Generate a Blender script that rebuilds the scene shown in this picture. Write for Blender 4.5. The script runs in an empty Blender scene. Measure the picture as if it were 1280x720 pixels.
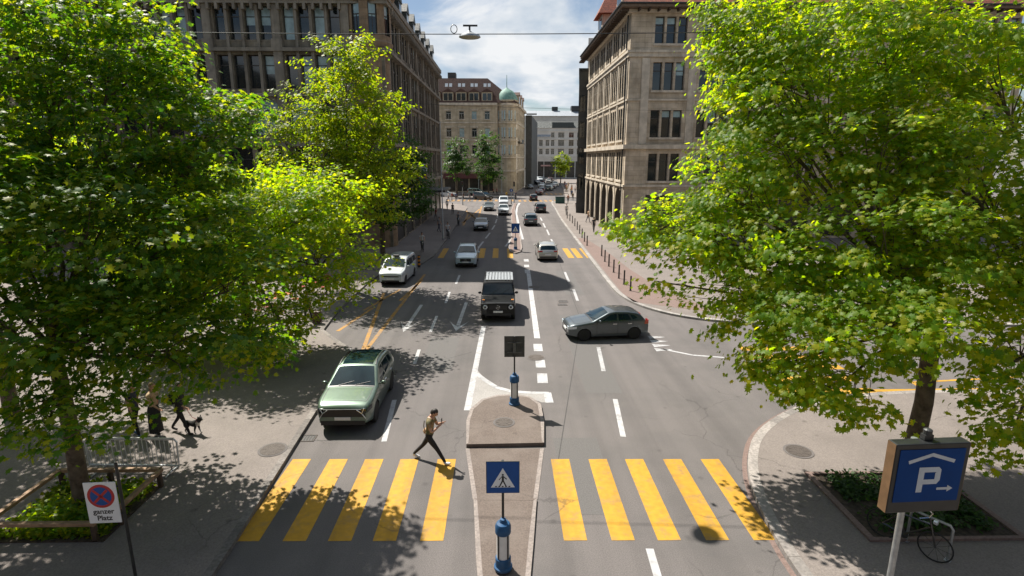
import bpy, bmesh, math, random
import numpy as np
from mathutils import Vector, Matrix
R = math.radians
random.seed(7)
C = bpy.context.scene.collection
SC = bpy.context.scene

# ------------------------------------------------------------------ camera
CAM_H = 8.8
F_PX = 700.0
PITCH = R(13.03)
YAW = R(0.957)
cam_d = bpy.data.cameras.new('camera')
cam = bpy.data.objects.new('camera', cam_d)
C.objects.link(cam)
cam.location = (0, 0, CAM_H)
cam.rotation_euler = (R(90) - PITCH, 0, -YAW)
cam_d.sensor_width = 36
cam_d.lens = 36 * F_PX / 1280
cam_d.clip_start = 0.1
cam_d.clip_end = 6000
SC.camera = cam
_fw = Vector((math.sin(YAW) * math.cos(PITCH), math.cos(YAW) * math.cos(PITCH), -math.sin(PITCH)))
_rt = Vector((math.cos(YAW), -math.sin(YAW), 0))
_up = _rt.cross(_fw)

def ray(px, py):
    return _fw + _rt * ((px - 640) / F_PX) + _up * ((360 - py) / F_PX)

def G(px, py, z=0.0):
    d = ray(px, py)
    t = (z - CAM_H) / d.z
    return (d.x * t, d.y * t)

def AT(px, py, Y):
    d = ray(px, py)
    t = Y / d.y
    return (d.x * t, Y, CAM_H + d.z * t)

# ------------------------------------------------------------------ tags
def tag(o, label=None, cat=None, group=None, kind=None):
    if label: o['label'] = label
    if cat: o['category'] = cat
    if group: o['group'] = group
    if kind: o['kind'] = kind
    return o

def thing(name, label, cat, loc=(0, 0, 0), rz=0.0, group=None):
    o = bpy.data.objects.new(name, None)
    C.objects.link(o)
    o.location = loc
    o.rotation_euler = (0, 0, rz)
    o.empty_display_size = 0.2
    return tag(o, label, cat, group)

def dup(root, loc, rz=None, label=None, group=None):
    r = root.copy(); C.objects.link(r); r.location = loc
    if rz is not None: r.rotation_euler = (0, 0, rz)
    if label: r['label'] = label
    if group: r['group'] = group
    for ch in list(root.children):
        c = ch.copy(); C.objects.link(c); c.parent = r
        for g in list(ch.children):
            d = g.copy(); C.objects.link(d); d.parent = c
    return r

# ------------------------------------------------------------------ materials
def mat(name, col, rough=0.7, metal=0.0, var=0.0, scale=4.0, detail=6.0, bump=0.0, bscale=None,
        spec=0.5, coat=0.0, col2=None, lo=0.35, hi=0.65, stain=None, stain_scale=0.3, stain_amt=0.5, brick=None):
    m = bpy.data.materials.new(name)
    m.use_nodes = True
    nt = m.node_tree; N = nt.nodes; L = nt.links
    p = N['Principled BSDF']
    p.inputs['Base Color'].default_value = (*col, 1)
    p.inputs['Roughness'].default_value = rough
    p.inputs['Metallic'].default_value = metal
    p.inputs['Specular IOR Level'].default_value = spec
    p.inputs['Coat Weight'].default_value = coat
    p.inputs['Coat Roughness'].default_value = 0.04
    geo = N.new('ShaderNodeNewGeometry')
    pos = geo.outputs['Position']
    cur = None
    if var > 0 or col2:
        nz = N.new('ShaderNodeTexNoise'); nz.inputs['Scale'].default_value = scale; nz.inputs['Detail'].default_value = detail
        L.new(pos, nz.inputs['Vector'])
        rp = N.new('ShaderNodeValToRGB')
        a = col; b = col2
        if not col2:
            a = tuple(c * (1 - var) for c in col); b = tuple(min(1, c * (1 + var)) for c in col)
        rp.color_ramp.elements[0].position = lo; rp.color_ramp.elements[0].color = (*a, 1)
        rp.color_ramp.elements[1].position = hi; rp.color_ramp.elements[1].color = (*b, 1)
        L.new(nz.outputs['Fac'], rp.inputs['Fac'])
        cur = rp.outputs['Color']
    bnode = None
    if brick:
        bw, bh, mort, dark = brick
        sx = N.new('ShaderNodeSeparateXYZ'); L.new(pos, sx.inputs[0])
        ad = N.new('ShaderNodeMath'); ad.operation = 'ADD'
        L.new(sx.outputs['X'], ad.inputs[0]); L.new(sx.outputs['Y'], ad.inputs[1])
        cb = N.new('ShaderNodeCombineXYZ'); L.new(ad.outputs[0], cb.inputs[0]); L.new(sx.outputs['Z'], cb.inputs[1])
        bnode = N.new('ShaderNodeTexBrick')
        bnode.inputs['Scale'].default_value = 1.0
        bnode.inputs['Brick Width'].default_value = bw; bnode.inputs['Row Height'].default_value = bh
        bnode.inputs['Mortar Size'].default_value = mort; bnode.inputs['Mortar Smooth'].default_value = 0.3
        bnode.inputs['Color1'].default_value = (1, 1, 1, 1); bnode.inputs['Color2'].default_value = (0.78, 0.76, 0.72, 1)
        bnode.inputs['Mortar'].default_value = (dark, dark, dark, 1)
        L.new(cb.outputs[0], bnode.inputs['Vector'])
        mx = N.new('ShaderNodeMixRGB'); mx.blend_type = 'MULTIPLY'; mx.inputs['Fac'].default_value = 1
        if cur: L.new(cur, mx.inputs['Color1'])
        else: mx.inputs['Color1'].default_value = (*col, 1)
        L.new(bnode.outputs['Color'], mx.inputs['Color2'])
        cur = mx.outputs['Color']
    if stain:
        n2 = N.new('ShaderNodeTexNoise'); n2.inputs['Scale'].default_value = stain_scale; n2.inputs['Detail'].default_value = 8
        n2.inputs['Roughness'].default_value = 0.65
        L.new(pos, n2.inputs['Vector'])
        mr = N.new('ShaderNodeMapRange'); mr.inputs['From Min'].default_value = 0.45; mr.inputs['From Max'].default_value = 0.7
        mr.inputs['To Max'].default_value = stain_amt
        L.new(n2.outputs['Fac'], mr.inputs['Value'])
        mx = N.new('ShaderNodeMixRGB'); L.new(mr.outputs[0], mx.inputs['Fac'])
        if cur: L.new(cur, mx.inputs['Color1'])
        else: mx.inputs['Color1'].default_value = (*col, 1)
        mx.inputs['Color2'].default_value = (*stain, 1)
        cur = mx.outputs['Color']
    if cur: L.new(cur, p.inputs['Base Color'])
    if bump > 0:
        n3 = N.new('ShaderNodeTexNoise'); n3.inputs['Scale'].default_value = bscale or scale * 6; n3.inputs['Detail'].default_value = 4
        L.new(pos, n3.inputs['Vector'])
        b = N.new('ShaderNodeBump'); b.inputs['Strength'].default_value = bump; b.inputs['Distance'].default_value = 0.02
        L.new(n3.outputs['Fac'], b.inputs['Height'])
        if bnode:
            b2 = N.new('ShaderNodeBump'); b2.inputs['Strength'].default_value = 0.6; b2.inputs['Distance'].default_value = 0.03
            b2.invert = True
            L.new(bnode.outputs['Fac'], b2.inputs['Height']); L.new(b.outputs[0], b2.inputs['Normal'])
            L.new(b2.outputs[0], p.inputs['Normal'])
        else:
            L.new(b.outputs[0], p.inputs['Normal'])
    return m

M = {}
def paint(name, col, flake=0.0, rough=0.35, spec=.5, coat=1.0):
    k = 'paint_' + name
    if k not in M:
        M[k] = mat(k, col, rough, metal=flake, coat=coat, spec=spec, var=0.05, scale=9)
    return M[k]

M['stone_left'] = mat('weathered_sandstone', (0.26, 0.22, 0.165), 0.85, var=0.22, scale=1.3, bump=0.3, bscale=9, stain=(0.12, 0.115, 0.09), stain_scale=0.35, stain_amt=0.75, brick=(1.1, 0.42, 0.008, 0.6))
M['stone_left_trim'] = mat('weathered_sandstone_trim', (0.27, 0.235, 0.185), 0.85, var=0.2, scale=2, bump=0.3, stain=(0.13, 0.12, 0.10), stain_scale=0.5, stain_amt=0.7)
M['stone_brown'] = mat('brown_sandstone', (0.30, 0.21, 0.13), 0.85, var=0.2, scale=1.5, bump=0.3, stain=(0.16, 0.12, 0.09), stain_scale=0.5, brick=(1.0, 0.45, 0.008, 0.6))
M['stone_right'] = mat('buff_limestone', (0.60, 0.505, 0.385), 0.85, var=0.18, scale=0.9, bump=0.3, bscale=9, stain=(0.27, 0.225, 0.165), stain_scale=0.3, stain_amt=0.7, brick=(1.25, 0.5, 0.010, 0.55))
M['stone_right_trim'] = mat('buff_limestone_trim', (0.60, 0.525, 0.42), 0.85, var=0.15, scale=1.5, bump=0.25, stain=(0.30, 0.26, 0.2), stain_scale=0.6, stain_amt=0.6)
M['stone_cream'] = mat('cream_stone', (0.52, 0.44, 0.32), 0.85, var=0.15, scale=0.6, bump=0.2, stain=(0.33, 0.28, 0.2), stain_scale=0.2, stain_amt=0.5, brick=(1.2, 0.5, 0.01, 0.7))
M['stone_pale'] = mat('pale_render', (0.62, 0.59, 0.53), 0.85, var=0.08, scale=0.5, stain=(0.45, 0.43, 0.38), stain_scale=0.15, stain_amt=0.5)
M['stone_dark'] = mat('dark_wall_tone', (0.05, 0.052, 0.05), 0.6, var=0.2, scale=1)
M['red_tile'] = mat('red_roof_tile', (0.26, 0.075, 0.04), 0.8, var=0.3, scale=5, bump=0.5, bscale=14, brick=(0.25, 0.3, 0.02, 0.4))
M['brown_tile'] = mat('brown_roof_tile', (0.105, 0.056, 0.042), 0.85, var=0.3, scale=4, bump=0.5, bscale=10, brick=(0.3, 0.35, 0.02, 0.45))
M['slate'] = mat('slate_roof', (0.05, 0.062, 0.06), 0.55, var=0.3, scale=4, bump=0.4, bscale=12, brick=(0.3, 0.25, 0.015, 0.5))
M['zinc'] = mat('zinc_roof', (0.34, 0.37, 0.40), 0.5, metal=0.3, var=0.12, scale=2)
M['copper'] = mat('green_copper', (0.17, 0.31, 0.25), 0.7, var=0.25, scale=2, stain=(0.08, 0.2, 0.16), stain_scale=1)
M['glass'] = mat('window_glass', (0.012, 0.018, 0.02), 0.06, spec=0.8, var=0.5, scale=0.6, bump=.06, bscale=.9)
M['blind'] = mat('window_blind', (0.30, 0.42, 0.44), 0.45, var=0.2, scale=1.5, coat=0.6)
M['blind_pale'] = mat('pale_shutter', (0.55, 0.6, 0.62), 0.6, var=0.1, scale=3)
M['frame_dark'] = mat('dark_window_frame', (0.045, 0.04, 0.035), 0.5, var=0.2, scale=3)
M['frame_pale'] = mat('pale_window_frame', (0.5, 0.49, 0.45), 0.55, var=0.1, scale=3)
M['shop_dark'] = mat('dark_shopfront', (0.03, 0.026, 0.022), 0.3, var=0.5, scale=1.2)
M['asphalt'] = mat('asphalt', (0.130, 0.117, 0.112), 0.9, var=0.20, scale=38, detail=3, bump=0.35, bscale=70, stain=(0.088, 0.083, 0.08), stain_scale=0.28, stain_amt=0.7)
M['asphalt_pave'] = mat('pavement_asphalt', (0.185, 0.160, 0.144), 0.9, var=0.18, scale=30, detail=4, bump=0.3, bscale=60, stain=(0.125, 0.108, 0.097), stain_scale=0.35, stain_amt=0.7)
M['ground'] = mat('ground', (0.13, 0.125, 0.118), 0.95, var=0.2, scale=0.5)
M['kerb'] = mat('granite_kerb', (0.31, 0.29, 0.27), 0.85, var=0.25, scale=14, bump=0.3, bscale=40, stain=(0.18, 0.17, 0.16), stain_scale=1.2, stain_amt=0.6)
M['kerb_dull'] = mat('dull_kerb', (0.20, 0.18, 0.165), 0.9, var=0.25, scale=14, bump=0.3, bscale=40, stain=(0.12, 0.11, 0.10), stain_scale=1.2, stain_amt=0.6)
M['island'] = mat('island_asphalt', (0.12, 0.094, 0.079), 0.9, var=0.2, scale=26, bump=0.35, bscale=60, stain=(0.18, 0.15, 0.13), stain_scale=0.8, stain_amt=0.6)
M['red_pave'] = mat('red_paving', (0.175, 0.122, 0.105), 0.9, var=0.22, scale=18, bump=0.3, stain=(0.15, 0.11, 0.095), stain_scale=0.6)
M['concrete_pale'] = mat('pale_concrete', (0.30, 0.285, 0.27), 0.9, var=0.15, scale=20, bump=0.25, stain=(0.2, 0.19, 0.18), stain_scale=1.0, stain_amt=0.6)

def worn_paint(name, col, under=(0.13, 0.118, 0.113), lo=0.50, hi=0.70, amt=0.8):
    m = mat(name, col, 0.75, var=0.10, scale=6, bump=0.25, bscale=60)
    nt = m.node_tree; N = nt.nodes; L = nt.links
    p = N['Principled BSDF']
    src = p.inputs['Base Color'].links[0].from_socket
    n2 = N.new('ShaderNodeTexNoise'); n2.inputs['Scale'].default_value = 2.4; n2.inputs['Detail'].default_value = 14; n2.inputs['Roughness'].default_value = 0.75
    geo = N.new('ShaderNodeNewGeometry'); L.new(geo.outputs['Position'], n2.inputs['Vector'])
    mr = N.new('ShaderNodeMapRange'); mr.inputs['From Min'].default_value = lo; mr.inputs['From Max'].default_value = hi; mr.inputs['To Max'].default_value = amt
    L.new(n2.outputs['Fac'], mr.inputs['Value'])
    mx = N.new('ShaderNodeMixRGB'); L.new(mr.outputs[0], mx.inputs['Fac']); L.new(src, mx.inputs['Color1'])
    mx.inputs['Color2'].default_value = (*under, 1)
    L.new(mx.outputs[0], p.inputs['Base Color'])
    return m
M['white_mark'] = worn_paint('white_road_paint', (0.42, 0.42, 0.425))
M['yellow_mark'] = worn_paint('yellow_road_paint', (0.46, 0.245, 0.012), amt=0.6)
M['yellow_old'] = worn_paint('old_yellow_road_paint', (0.34, 0.17, 0.02), lo=0.45, hi=0.62, amt=0.8)
M['soil'] = mat('planter_soil', (0.05, 0.036, 0.024), 0.95, var=0.5, scale=9, bump=0.6)
M['metal_grey'] = mat('galvanised_steel', (0.36, 0.38, 0.39), 0.45, metal=0.7, var=0.15, scale=9)
M['metal_dark'] = mat('dark_steel', (0.04, 0.042, 0.042), 0.5, metal=0.4, var=0.2, scale=9)
M['rust_rail'] = mat('weathered_wood_rail', (0.30, 0.19, 0.11), 0.75, var=0.25, scale=8, bump=0.3, stain=(0.14, 0.09, 0.06), stain_scale=3)
M['wood_dark'] = mat('dark_wood_post', (0.07, 0.045, 0.03), 0.8, var=0.3, scale=8)
M['blue_sign'] = mat('blue_sign_face', (0.012, 0.075, 0.28), 0.45, spec=.3, var=0.06, scale=6)
M['blue_deep'] = mat('deep_blue_sign_face', (0.003, 0.04, 0.17), 0.6, spec=0.12, var=0.08, scale=3)
M['blue_bollard'] = mat('blue_bollard_plastic', (0.018, 0.085, 0.20), 0.6, spec=.3, var=0.25, scale=8, stain=(0.06, 0.07, 0.08), stain_scale=4, stain_amt=.6)
M['white_plastic'] = mat('white_plastic', (0.68, 0.68, 0.66), 0.4, var=0.06, scale=6)
M['white_face'] = mat('white_sign_face', (0.74, 0.76, 0.77), 0.35, var=0.04, scale=6)
M['black'] = mat('black_plastic', (0.012, 0.012, 0.013), 0.45, var=0.2, scale=12)
M['red'] = mat('red_enamel', (0.42, 0.015, 0.015), 0.4, var=0.1, scale=10)
M['box_brown'] = mat('bronze_sign_case', (0.16, 0.095, 0.05), 0.45, metal=0.2, var=0.15, scale=6)
M['box_black'] = mat('black_sign_case', (0.018, 0.02, 0.02), 0.4, metal=0.2, var=0.2, scale=4)
M['orange'] = mat('orange_sign_face', (0.62, 0.22, 0.02), 0.4, var=0.1, scale=6)
M['manhole'] = mat('cast_iron', (0.085, 0.07, 0.06), 0.7, metal=0.2, var=0.3, scale=30, bump=0.6)
M['tyre'] = mat('tyre_rubber', (0.014, 0.014, 0.014), 0.85, var=0.2, scale=20)
M['rim'] = mat('alloy_rim', (0.25, 0.26, 0.27), 0.35, metal=0.8, var=0.1, scale=20)
M['rim_dark'] = mat('dark_alloy_rim', (0.025, 0.025, 0.027), 0.35, metal=0.6, var=0.1, scale=20)
M['car_glass'] = mat('car_glass', (0.008, 0.02, 0.025), 0.05, spec=0.55, var=0.3, scale=1.5)
M['lamp'] = mat('headlamp_glass', (0.62, 0.68, 0.72), 0.1, spec=1.0, metal=0.4, var=0.1, scale=12)
M['tail'] = mat('red_tail_lamp', (0.35, 0.008, 0.01), 0.15, coat=1, var=0.1, scale=12)
M['chrome'] = mat('chrome', (0.7, 0.71, 0.72), 0.15, metal=1.0, var=0.05, scale=10)
M['plate'] = mat('number_plate', (0.7, 0.7, 0.68), 0.4, var=0.05, scale=20)
M['bark'] = mat('plane_bark', (0.085, 0.062, 0.042), 0.9, var=0.4, scale=7, bump=0.7, bscale=18, stain=(0.17, 0.14, 0.10), stain_scale=3.0, stain_amt=0.6)

def wear(m, tracks=True, crack=.5, dots=.5):
    """hairline cracks, oil drips and long wheel tracks worked into a road surface"""
    nt = m.node_tree; N = nt.nodes; L = nt.links; p = N['Principled BSDF']
    src = p.inputs['Base Color'].links[0].from_socket
    geo = N.new('ShaderNodeNewGeometry')
    def mul(src, fac_socket, dark):
        mx = N.new('ShaderNodeMixRGB'); mx.blend_type = 'MULTIPLY'
        L.new(fac_socket, mx.inputs['Fac']); L.new(src, mx.inputs['Color1']); mx.inputs['Color2'].default_value = (dark, dark, dark, 1)
        return mx.outputs[0]
    wn = N.new('ShaderNodeTexNoise'); wn.inputs['Scale'].default_value = .9; wn.inputs['Detail'].default_value = 6; L.new(geo.outputs['Position'], wn.inputs['Vector'])
    va = N.new('ShaderNodeVectorMath'); va.operation = 'MULTIPLY_ADD'; va.inputs[1].default_value = (1.4, 1.4, 0); L.new(wn.outputs['Color'], va.inputs[0]); L.new(geo.outputs['Position'], va.inputs[2])
    vo = N.new('ShaderNodeTexVoronoi'); vo.feature = 'DISTANCE_TO_EDGE'; vo.inputs['Scale'].default_value = .27; L.new(va.outputs[0], vo.inputs['Vector'])
    mr = N.new('ShaderNodeMapRange'); mr.inputs['From Min'].default_value = .0; mr.inputs['From Max'].default_value = .006; mr.inputs['To Min'].default_value = crack; mr.inputs['To Max'].default_value = 0
    L.new(vo.outputs['Distance'], mr.inputs['Value'])
    mk_ = N.new('ShaderNodeTexNoise'); mk_.inputs['Scale'].default_value = .22; L.new(geo.outputs['Position'], mk_.inputs['Vector'])
    m2 = N.new('ShaderNodeMapRange'); m2.inputs['From Min'].default_value = .48; m2.inputs['From Max'].default_value = .58; L.new(mk_.outputs['Fac'], m2.inputs['Value'])
    mm = N.new('ShaderNodeMath'); mm.operation = 'MULTIPLY'; L.new(mr.outputs[0], mm.inputs[0]); L.new(m2.outputs[0], mm.inputs[1])
    src = mul(src, mm.outputs[0], .35)
    v2 = N.new('ShaderNodeTexVoronoi'); v2.inputs['Scale'].default_value = .9; v2.inputs['Randomness'].default_value = 1; L.new(geo.outputs['Position'], v2.inputs['Vector'])
    m3 = N.new('ShaderNodeMapRange'); m3.inputs['From Min'].default_value = .04; m3.inputs['From Max'].default_value = .10; m3.inputs['To Min'].default_value = dots; m3.inputs['To Max'].default_value = 0; L.new(v2.outputs['Distance'], m3.inputs['Value'])
    src = mul(src, m3.outputs[0], .55)
    if tracks:
        mp = N.new('ShaderNodeMapping'); mp.inputs['Scale'].default_value = (1.15, .02, 1); L.new(geo.outputs['Position'], mp.inputs['Vector'])
        n4 = N.new('ShaderNodeTexNoise'); n4.inputs['Scale'].default_value = 1; n4.inputs['Detail'].default_value = 4; L.new(mp.outputs[0], n4.inputs['Vector'])
        m4 = N.new('ShaderNodeMapRange'); m4.inputs['From Min'].default_value = .42; m4.inputs['From Max'].default_value = .66; m4.inputs['To Max'].default_value = .75; L.new(n4.outputs['Fac'], m4.inputs['Value'])
        src = mul(src, m4.outputs[0], .72)
    L.new(src, p.inputs['Base Color'])
wear(M['asphalt']); wear(M['yellow_mark'], True, .7, .3); wear(M['white_mark'], True, .7, .3); wear(M['asphalt_pave'], False, .55, .7); wear(M['island'], False, .5, .5)

def streaks(m, amt=.55):
    """rain streaks and soot running down a stone wall"""
    nt = m.node_tree; N = nt.nodes; L = nt.links; p = N['Principled BSDF']
    src = p.inputs['Base Color'].links[0].from_socket; geo = N.new('ShaderNodeNewGeometry')
    mp = N.new('ShaderNodeMapping'); mp.inputs['Scale'].default_value = (1.6, 1.6, .10); L.new(geo.outputs['Position'], mp.inputs['Vector'])
    n4 = N.new('ShaderNodeTexNoise'); n4.inputs['Scale'].default_value = 1.0; n4.inputs['Detail'].default_value = 6; n4.inputs['Roughness'].default_value = .65; L.new(mp.outputs[0], n4.inputs['Vector'])
    m4 = N.new('ShaderNodeMapRange'); m4.inputs['From Min'].default_value = .46; m4.inputs['From Max'].default_value = .70; m4.inputs['To Max'].default_value = amt; L.new(n4.outputs['Fac'], m4.inputs['Value'])
    mx = N.new('ShaderNodeMixRGB'); mx.blend_type = 'MULTIPLY'; L.new(m4.outputs[0], mx.inputs['Fac']); L.new(src, mx.inputs['Color1']); mx.inputs['Color2'].default_value = (.42, .40, .37, 1)
    L.new(mx.outputs[0], p.inputs['Base Color'])
for k_ in ('stone_left', 'stone_left_trim', 'stone_right', 'stone_right_trim', 'stone_cream', 'stone_brown'): streaks(M[k_], .7 if 'left' in k_ else .5)

# ------------------------------------------------------------------ mesh builder
class MB:
    def __init__(self):
        self.v = []; self.f = []; self.m = []
    def add(self, verts, faces, mi=0):
        b = len(self.v)
        self.v += [tuple(p) for p in verts]
        self.f += [tuple(i + b for i in f) for f in faces]
        self.m += [mi] * len(faces)
        return self
    def quad(self, a, b, c, d, mi=0):
        return self.add([a, b, c, d], [(0, 1, 2, 3)], mi)
    def poly(self, pts, mi=0):
        return self.add(pts, [tuple(range(len(pts)))], mi)
    def box(self, x0, x1, y0, y1, z0, z1, mi=0, T=None):
        P = [(x0, y0, z0), (x1, y0, z0), (x1, y1, z0), (x0, y1, z0), (x0, y0, z1), (x1, y0, z1), (x1, y1, z1), (x0, y1, z1)]
        if T: P = [T(*p) for p in P]
        return self.add(P, [(0, 3, 2, 1), (4, 5, 6, 7), (0, 1, 5, 4), (1, 2, 6, 5), (2, 3, 7, 6), (3, 0, 4, 7)], mi)
    def prism(self, poly, z0, z1, mi=0, bottom=True):
        n = len(poly)
        P = [(p[0], p[1], z0) for p in poly] + [(p[0], p[1], z1) for p in poly]
        F = [tuple(range(n, 2 * n))] + [(i, (i + 1) % n, n + (i + 1) % n, n + i) for i in range(n)]
        if bottom: F.append(tuple(reversed(range(n))))
        return self.add(P, F, mi)
    def tube(self, pts, radii, n=8, mi=0, cap=True):
        pts = [Vector(p) for p in pts]
        if not hasattr(radii, '__len__'): radii = [radii] * len(pts)
        rings = []; V = []
        ref = None
        for i, p in enumerate(pts):
            d = (pts[min(i + 1, len(pts) - 1)] - pts[max(i - 1, 0)])
            if d.length < 1e-9: d = Vector((0, 0, 1))
            d.normalize()
            if ref is None: ref = Vector((1, 0, 0)) if abs(d.x) < 0.8 else Vector((0, 1, 0))
            a = (ref - d * ref.dot(d)).normalized(); b = d.cross(a); ref = a
            for k in range(n):
                t = 2 * math.pi * k / n
                V.append(p + (a * math.cos(t) + b * math.sin(t)) * radii[i])
        F = []
        for i in range(len(pts) - 1):
            for k in range(n):
                F.append((i * n + k, i * n + (k + 1) % n, (i + 1) * n + (k + 1) % n, (i + 1) * n + k))
        if cap:
            F.append(tuple(reversed(range(n)))); e = (len(pts) - 1) * n; F.append(tuple(range(e, e + n)))
        return self.add(V, F, mi)
    def lathe(self, prof, c=(0, 0, 0), axis='z', n=16, mi=0):
        V = []; F = []
        for (r, h) in prof:
            for k in range(n):
                t = 2 * math.pi * k / n
                if axis == 'z': V.append((c[0] + r * math.cos(t), c[1] + r * math.sin(t), c[2] + h))
                elif axis == 'x': V.append((c[0] + h, c[1] + r * math.cos(t), c[2] + r * math.sin(t)))
                else: V.append((c[0] + r * math.sin(t), c[1] + h, c[2] + r * math.cos(t)))
        m = len(prof)
        for i in range(m - 1):
            for k in range(n):
                F.append((i * n + k, i * n + (k + 1) % n, (i + 1) * n + (k + 1) % n, (i + 1) * n + k))
        if prof[0][0] > 1e-4: F.append(tuple(reversed(range(n))))
        if prof[-1][0] > 1e-4: F.append(tuple(range((m - 1) * n, m * n)))
        return self.add(V, F, mi)
    def ball(self, c, r, n=12, mi=0):
        rx, ry, rz = r if hasattr(r, '__len__') else (r, r, r)
        V = []; F = []
        m = n // 2
        for i in range(m + 1):
            ph = math.pi * i / m
            for k in range(n):
                t = 2 * math.pi * k / n
                V.append((c[0] + rx * math.sin(ph) * math.cos(t), c[1] + ry * math.sin(ph) * math.sin(t), c[2] - rz * math.cos(ph)))
        for i in range(m):
            for k in range(n):
                F.append((i * n + k, i * n + (k + 1) % n, (i + 1) * n + (k + 1) % n, (i + 1) * n + k))
        return self.add(V, F, mi)
    def mesh(self, name, mats, smooth=False, off=None, angle=35):
        me = bpy.data.meshes.new(name)
        V = self.v
        if off: V = [(p[0] - off[0], p[1] - off[1], p[2] - off[2]) for p in V]
        me.from_pydata(V, [], self.f)
        for m in (mats if isinstance(mats, (list, tuple)) else [mats]): me.materials.append(m)
        me.polygons.foreach_set('material_index', self.m)
        bm = bmesh.new(); bm.from_mesh(me)
        bmesh.ops.remove_doubles(bm, verts=bm.verts, dist=1e-5)
        bmesh.ops.recalc_face_normals(bm, faces=bm.faces)
        bm.to_mesh(me); bm.free()
        if smooth:
            me.polygons.foreach_set('use_smooth', [True] * len(me.polygons))
            me.set_sharp_from_angle(angle=R(angle))
        me.update()
        return me
    def build(self, name, mats, parent=None, smooth=False, world=False, bevel=0, angle=35):
        """world=True: the points are world points and the parent is an unrotated empty"""
        off = tuple(parent.location) if (world and parent) else None
        me = self.mesh(name, mats, smooth, off, angle)
        o = bpy.data.objects.new(name, me)
        C.objects.link(o)
        if parent: o.parent = parent
        if bevel:
            b = o.modifiers.new('bevel', 'BEVEL'); b.width = bevel; b.segments = 2; b.limit_method = 'ANGLE'; b.angle_limit = R(40)
        return o

def text_mesh(name, body, size, m, parent, loc, rot, extrude=0.002, bold=0.0):
    cu = bpy.data.curves.new(name, 'FONT'); cu.body = body; cu.size = size; cu.extrude = extrude; cu.offset = bold
    cu.align_x = 'CENTER'; cu.align_y = 'CENTER'
    t = bpy.data.objects.new(name + '_tmp', cu); C.objects.link(t)
    bpy.context.view_layer.update()
    dg = bpy.context.evaluated_depsgraph_get()
    me = bpy.data.meshes.new_from_object(t.evaluated_get(dg))
    me.materials.clear(); me.materials.append(m)
    bpy.data.objects.remove(t); bpy.data.curves.remove(cu)
    o = bpy.data.objects.new(name, me); C.objects.link(o); o.parent = parent
    o.location = loc; o.rotation_euler = rot
    return o
# ------------------------------------------------------------------ ground, road, pavements
def struct(name, mb, mats, **k):
    return tag(mb.build(name, mats, **k), kind='structure')

g = MB(); g.quad((-3000, -300, -0.02), (3000, -300, -0.02), (3000, 4000, -0.02), (-3000, 4000, -0.02))
struct('ground', g, M['ground'])
g = MB(); g.quad((-200, -60, 0), (200, -60, 0), (200, 420, 0), (-200, 420, 0))
struct('road', g, M['asphalt'])

PZ = 0.12
M['kerb_warm2'] = mat('corner_kerb', (0.275, 0.25, 0.23), 0.9, var=0.22, scale=14, bump=0.3, bscale=40, stain=(0.15, 0.14, 0.13), stain_scale=1.2, stain_amt=0.6)
for k_ in ('kerb', 'kerb_dull', 'kerb_warm2'):
    m_ = M[k_]; N_ = m_.node_tree.nodes; L_ = m_.node_tree.links; p_ = N_['Principled BSDF']; src_ = p_.inputs['Base Color'].links[0].from_socket
    ge_ = N_.new('ShaderNodeNewGeometry'); mr_ = N_.new('ShaderNodeMapRange'); mr_.inputs['To Min'].default_value = .72; mr_.inputs['To Max'].default_value = 1.1; L_.new(ge_.outputs['Random Per Island'], mr_.inputs['Value'])
    hs_ = N_.new('ShaderNodeHueSaturation'); L_.new(mr_.outputs[0], hs_.inputs['Value']); L_.new(src_, hs_.inputs['Color']); L_.new(hs_.outputs[0], p_.inputs['Base Color'])
left_edge = [(-5.9, -30), (-6.15, 9), (-6.6, 18), (-6.9, 24.8), (-8.3, 26.6), (-9.7, 28.6), (-9.7, 43.0), (-8.4, 45.6), (-6.3, 47.6), (-6.2, 62), (-6.2, 100), (-7.0, 108), (-9.5, 112), (-16, 114), (-60, 114)]
rn = [(60, 20.6), (17.2, 19.9), (14, 19.7), (11.4, 19.0), (9.6, 17.9), (8.1, 16.5), (7.25, 15.0), (6.75, 13.6), (6.45, 12.0), (6.3, 10.0), (6.1, -30)]
rf = [(6.7+3.6, 118), (9.6, 112), (9.3, 100), (8.6, 86), (8.1, 66), (7.8, 51), (7.5, 38), (7.65, 34.9), (8.5, 32.2), (10.4, 30.0), (13.5, 28.9), (18, 28.4), (60, 28.2)]
def smooth_line(pts, it=2):
    for _ in range(it):
        q = [pts[0]]
        for a, b in zip(pts, pts[1:]):
            q.append((a[0] * .75 + b[0] * .25, a[1] * .75 + b[1] * .25)); q.append((a[0] * .25 + b[0] * .75, a[1] * .25 + b[1] * .75))
        q.append(pts[-1]); pts = q
    return pts
def offset_line(pts, d):
    out = []
    for i, p in enumerate(pts):
        a = Vector(pts[max(i - 1, 0)]); b = Vector(pts[min(i + 1, len(pts) - 1)])
        t = (b - a).normalized(); n = Vector((t.y, -t.x))
        out.append((p[0] + n.x * d, p[1] + n.y * d))
    return out
def ribbon(mb, a, b, z0, z1, mi=0):
    """a kerb of stones between the road-side line a and the pavement-side line b"""
    for i in range(len(a) - 1):
        A0, A1, B0, B1 = Vector(a[i]), Vector(a[i + 1]), Vector(b[i]), Vector(b[i + 1])
        L_ = (A1 - A0).length; n = max(1, round(L_ / 1.0)); g_ = .012 / max(L_, .05)
        for k in range(n):
            u, v = k / n + (g_ if L_ > .5 else 0), (k + 1) / n
            p, q, r_, s_ = A0.lerp(A1, u), A0.lerp(A1, v), B0.lerp(B1, v), B0.lerp(B1, u)
            mb.quad((*p, z1), (*q, z1), (*r_, z1), (*s_, z1), mi); mb.quad((*p, z0), (*q, z0), (*q, z1), (*p, z1), mi)
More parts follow.
